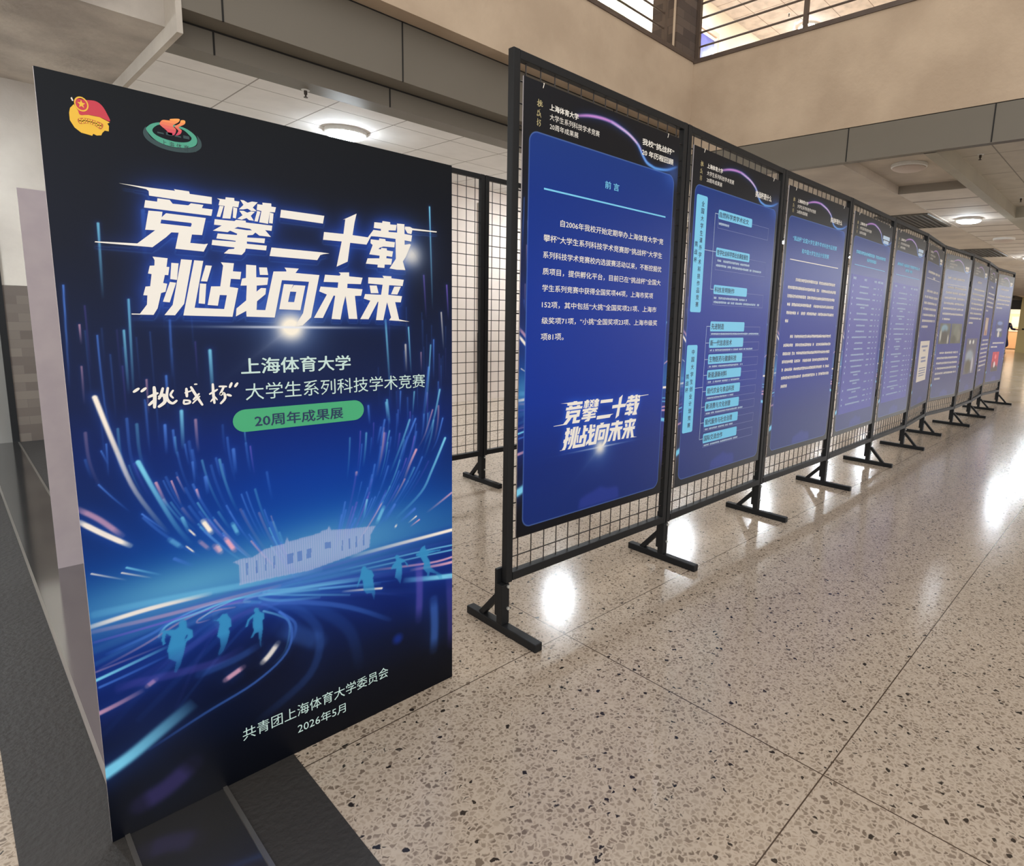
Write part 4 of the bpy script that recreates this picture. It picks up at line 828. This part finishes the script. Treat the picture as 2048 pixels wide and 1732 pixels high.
sprinkler((9.38,1.455,2.828), 'farther sprinkler head near the right edge beyond the narrow beam')
sprinkler((11.2,5.77,6.79), 'sprinkler head on the upper floor ceiling left of its lamp')
def vent(x0, x1, y0, y1, label):
    t = tag(empty('ceiling_vent', ((x0+x1)/2, (y0+y1)/2, 2.685)), label, 'vent')
    dx, dy = (x1-x0)/2, (y1-y0)/2
    MB().box(-dx, dx, -dy, dy, -.006, 0).build('backing', m_dark, t)
    s = MB()
    n = int(dy*2/.07)
    for k in range(n): y = -dy+.035+.07*k; s.box(-dx+.02, dx-.02, y-.012, y+.012, -.016, -.006)
    s.build('slats', mat('dark_vent_slat', rgb(72,68,62), .6), t)
    MB().box(-dx, dx, -dy, -dy+.02, -.018, -.006).box(-dx, dx, dy-.02, dy, -.018, -.006).box(-dx, -dx+.02, -dy+.02, dy-.02, -.018, -.006).box(dx-.02, dx, -dy+.02, dy-.02, -.018, -.006).build('vent_frame', mat('vent_frame', rgb(92,88,80), .6), t)
vent(9.13, 10.42, 2.45, 3.15, 'dark ceiling vent above the fourth and fifth panels')
vent(13.7, 15.2, 2.45, 3.15, 'dark ceiling vent above the seventh and eighth panels')

# ------------------------------------------------------------------ upper floor railing and furnishings
def railing(a, b, posts, label, z0):
    t = tag(empty('railing', a), label, 'railing', 'brown steel railings on the parapets')
    A, B = Vector(a), Vector(b); d = B-A
    for k in range(6): MB().tube((0,0,.13+.145*k), tuple(d+Vector((0,0,.13+.145*k))), .011, n=8).build('rail', m_rail, t)
    MB().tube((0,0,1.02), tuple(d+Vector((0,0,1.02))), .024, n=12).build('handrail', m_rail, t)
    for q in posts:
        p = d*q; MB().box(p.x-.02, p.x+.02, p.y-.02, p.y+.02, 0, 1.0).build('post', m_rail, t)
railing((-1.5,4.17,4.0), (5.43,4.17,4.0), (0, .33, .66, .995), 'brown railing on the left parapet, ending at the dark brick pier', 4.0)
railing((5.95,4.12,3.985), (5.95,-4.6,3.985), (0, .1416, .32, .50, .68), 'brown railing on the parapet across the hall, right of the dark brick pier', 3.985)
t = tag(empty('wall_display', (10.0,6.70,5.2)), 'dark blue framed display on the upper floor wall beside the pier', 'display')
MB().box(-.6, .30, -.03, 0, 1.08, 1.16).box(.24, .30, -.03, 0, 0, 1.08).box(-.6, -.54, -.03, 0, 0, 1.08).box(-.54, .24, -.03, 0, 0, .05).build('frame', mat('pinkish_frame', rgb(206,176,156), .6), t)
MB().box(-.54, .16, -.02, -.005, .05, 1.0).build('screen', mat('dark_blue_screen', rgb(52,50,92), .25, noise=(3, rgb(92,92,160), 3)), t)
o = MB().box(0, .42, -.03, -.002, 0, 1.3).build('notice_board', mat('greenish_board', rgb(170,178,132), .6)); o.location = (7.28, 6.70, 4.9)
tag(o, 'greenish board on the cream upper wall behind the left railing', 'board')
o = MB().box(-.25, .25, -.35, .35, 0, .4).build('hanging_sign', m_dark); o.location = (9.2, 3.25, 6.33)
tag(o, 'dark box hanging below the upper floor ceiling at the top edge of the view', 'sign')

# ------------------------------------------------------------------ far doorway furnishings and passer-by
t = tag(empty('reception_counter', (41.0, 6.0, 0)), 'peach coloured counter in the bright far doorway', 'counter')
MB().box(0, .6, -1.0, 1.0, .05, 1.0).build('counter_body', mat('peach_wood', rgb(222,176,132), .5), t)
MB().box(-.03, .63, -1.03, 1.03, 1.0, 1.05).build('counter_top', m_sheet, t)
for y, z, w, h, lb in ((6.05, 2.0, .55, .4, 'white sheet high on the wall of the bright far doorway'), (5.95, 1.25, .35, .6, 'white sheet below the high one in the bright far doorway')):
    o = MB().box(0, .01, -w/2, w/2, 0, h).build('notice_sheet', m_white); o.location = (41.985, y, z); tag(o, lb, 'notice')

def skin(name, joints, bones, mats, parent, root=0, sub=2):
    me = bpy.data.meshes.new(name); me.from_pydata([j[0] for j in joints], bones, []); me.update()
    o = bpy.data.objects.new(name, me); COL.objects.link(o); o.parent = parent
    md = o.modifiers.new('skin', 'SKIN'); md.use_smooth_shade = True
    for k, j in enumerate(joints):
        sv = me.skin_vertices[0].data[k]; r = j[1]; sv.radius = r if isinstance(r, tuple) else (r, r); sv.use_root = (k == root)
    s = o.modifiers.new('sub', 'SUBSURF'); s.levels = s.render_levels = sub
    me.materials.append(mats); return o
m_skin = mat('skin', rgb(196,150,124), .55); m_cloth = mat('navy_cloth', rgb(26,34,78), .8, noise=(30, rgb(22,28,66), 3)); m_hair = mat('black_hair', rgb(22,18,16), .5); m_shoe = mat('grey_shoe', rgb(150,140,128), .6)
pr = tag(empty('person', (33.3, 5.07, 0)), 'person in long navy clothing holding one arm out, beyond the last panel', 'person')
js = [((0,0,.92),.12),((0,0,1.15),.125),((0,0,1.38),.13),((0,0,1.47),.055),((0,.0,1.53),.06),((0,-.01,1.60),.085),((0,-.005,1.68),.075),
      ((-.05,.17,1.38),.05),((-.04,.22,1.12),.042),((.02,.24,.90),.032),((.03,.24,.83),.035),
      ((.0,-.17,1.38),.05),((.04,-.25,1.16),.042),((.02,-.46,1.13),.032),((.02,-.54,1.13),.034),
      ((0,.09,.86),.09),((.02,.09,.48),.062),((-.02,.09,.09),.042),((.06,.09,.045),.035),((0,-.09,.86),.09),((.02,-.09,.48),.062),((-.02,-.09,.09),.042),((.06,-.09,.045),.035)]
bn = [(0,1),(1,2),(2,3),(3,4),(4,5),(5,6),(2,7),(7,8),(8,9),(9,10),(2,11),(11,12),(12,13),(13,14),(0,15),(15,16),(16,17),(17,18),(0,19),(19,20),(20,21),(21,22)]
for k in range(5):                                         # fingers
    a = (k-2)*.016; n0 = len(js)
    js += [((.03+a, .24, .80), .012), ((.035+a*1.2, .235, .765), .009), ((.04+a*1.2, .228, .735 if k else .76), .007)]; bn += [(10,n0),(n0,n0+1),(n0+1,n0+2)]
    n0 = len(js); js += [((.02+a, -.57, 1.13), .012), ((.02+a*1.2, -.605, 1.125), .009), ((.02+a*1.2, -.635 if k else -.60, 1.115), .007)]; bn += [(14,n0),(n0,n0+1),(n0+1,n0+2)]
skin('body', js, bn, m_skin, pr)
skin('coat', [((0,0,1.43),.075),((0,0,1.36),.15),((0,0,1.12),.145),((0,0,.9),.155),((0,-.01,.55),.21),((0,-.02,.26),.25),((-.05,.18,1.37),.062),((-.04,.23,1.12),.054),((.01,.245,.93),.046),((0,-.18,1.37),.062),((.04,-.26,1.15),.054),((.02,-.43,1.13),.046)],
     [(0,1),(1,2),(2,3),(3,4),(4,5),(1,6),(6,7),(7,8),(1,9),(9,10),(10,11)], m_cloth, pr, 3)
skin('hair', [((-.015,0,1.66),.09),((-.04,0,1.60),.085),((-.05,0,1.50),.05)], [(0,1),(1,2)], m_hair, pr, 1)
for y in (.09, -.09): skin('shoe', [((-.04,y,.045),.045),((.04,y,.04),.045),((.12,y,.03),.032)], [(0,1),(1,2)], m_shoe, pr, 1)
o = MB().box(-.008, .008, -.10, .10, -.035, .035).build('phone', m_black); o.location = (33.34, 4.33, 1.16); tag(o, 'dark phone held out by the person in navy', 'phone')
# dark signs on the pilaster seen through the rear mesh
o = MB().box(-.055, .055, -.07, 0, 0, .64).build('wall_box', m_black, bevel=.004); o.location = (4.785, 6.45, .24); tag(o, 'narrow black box on the back wall seen through the bare mesh stand', 'box')
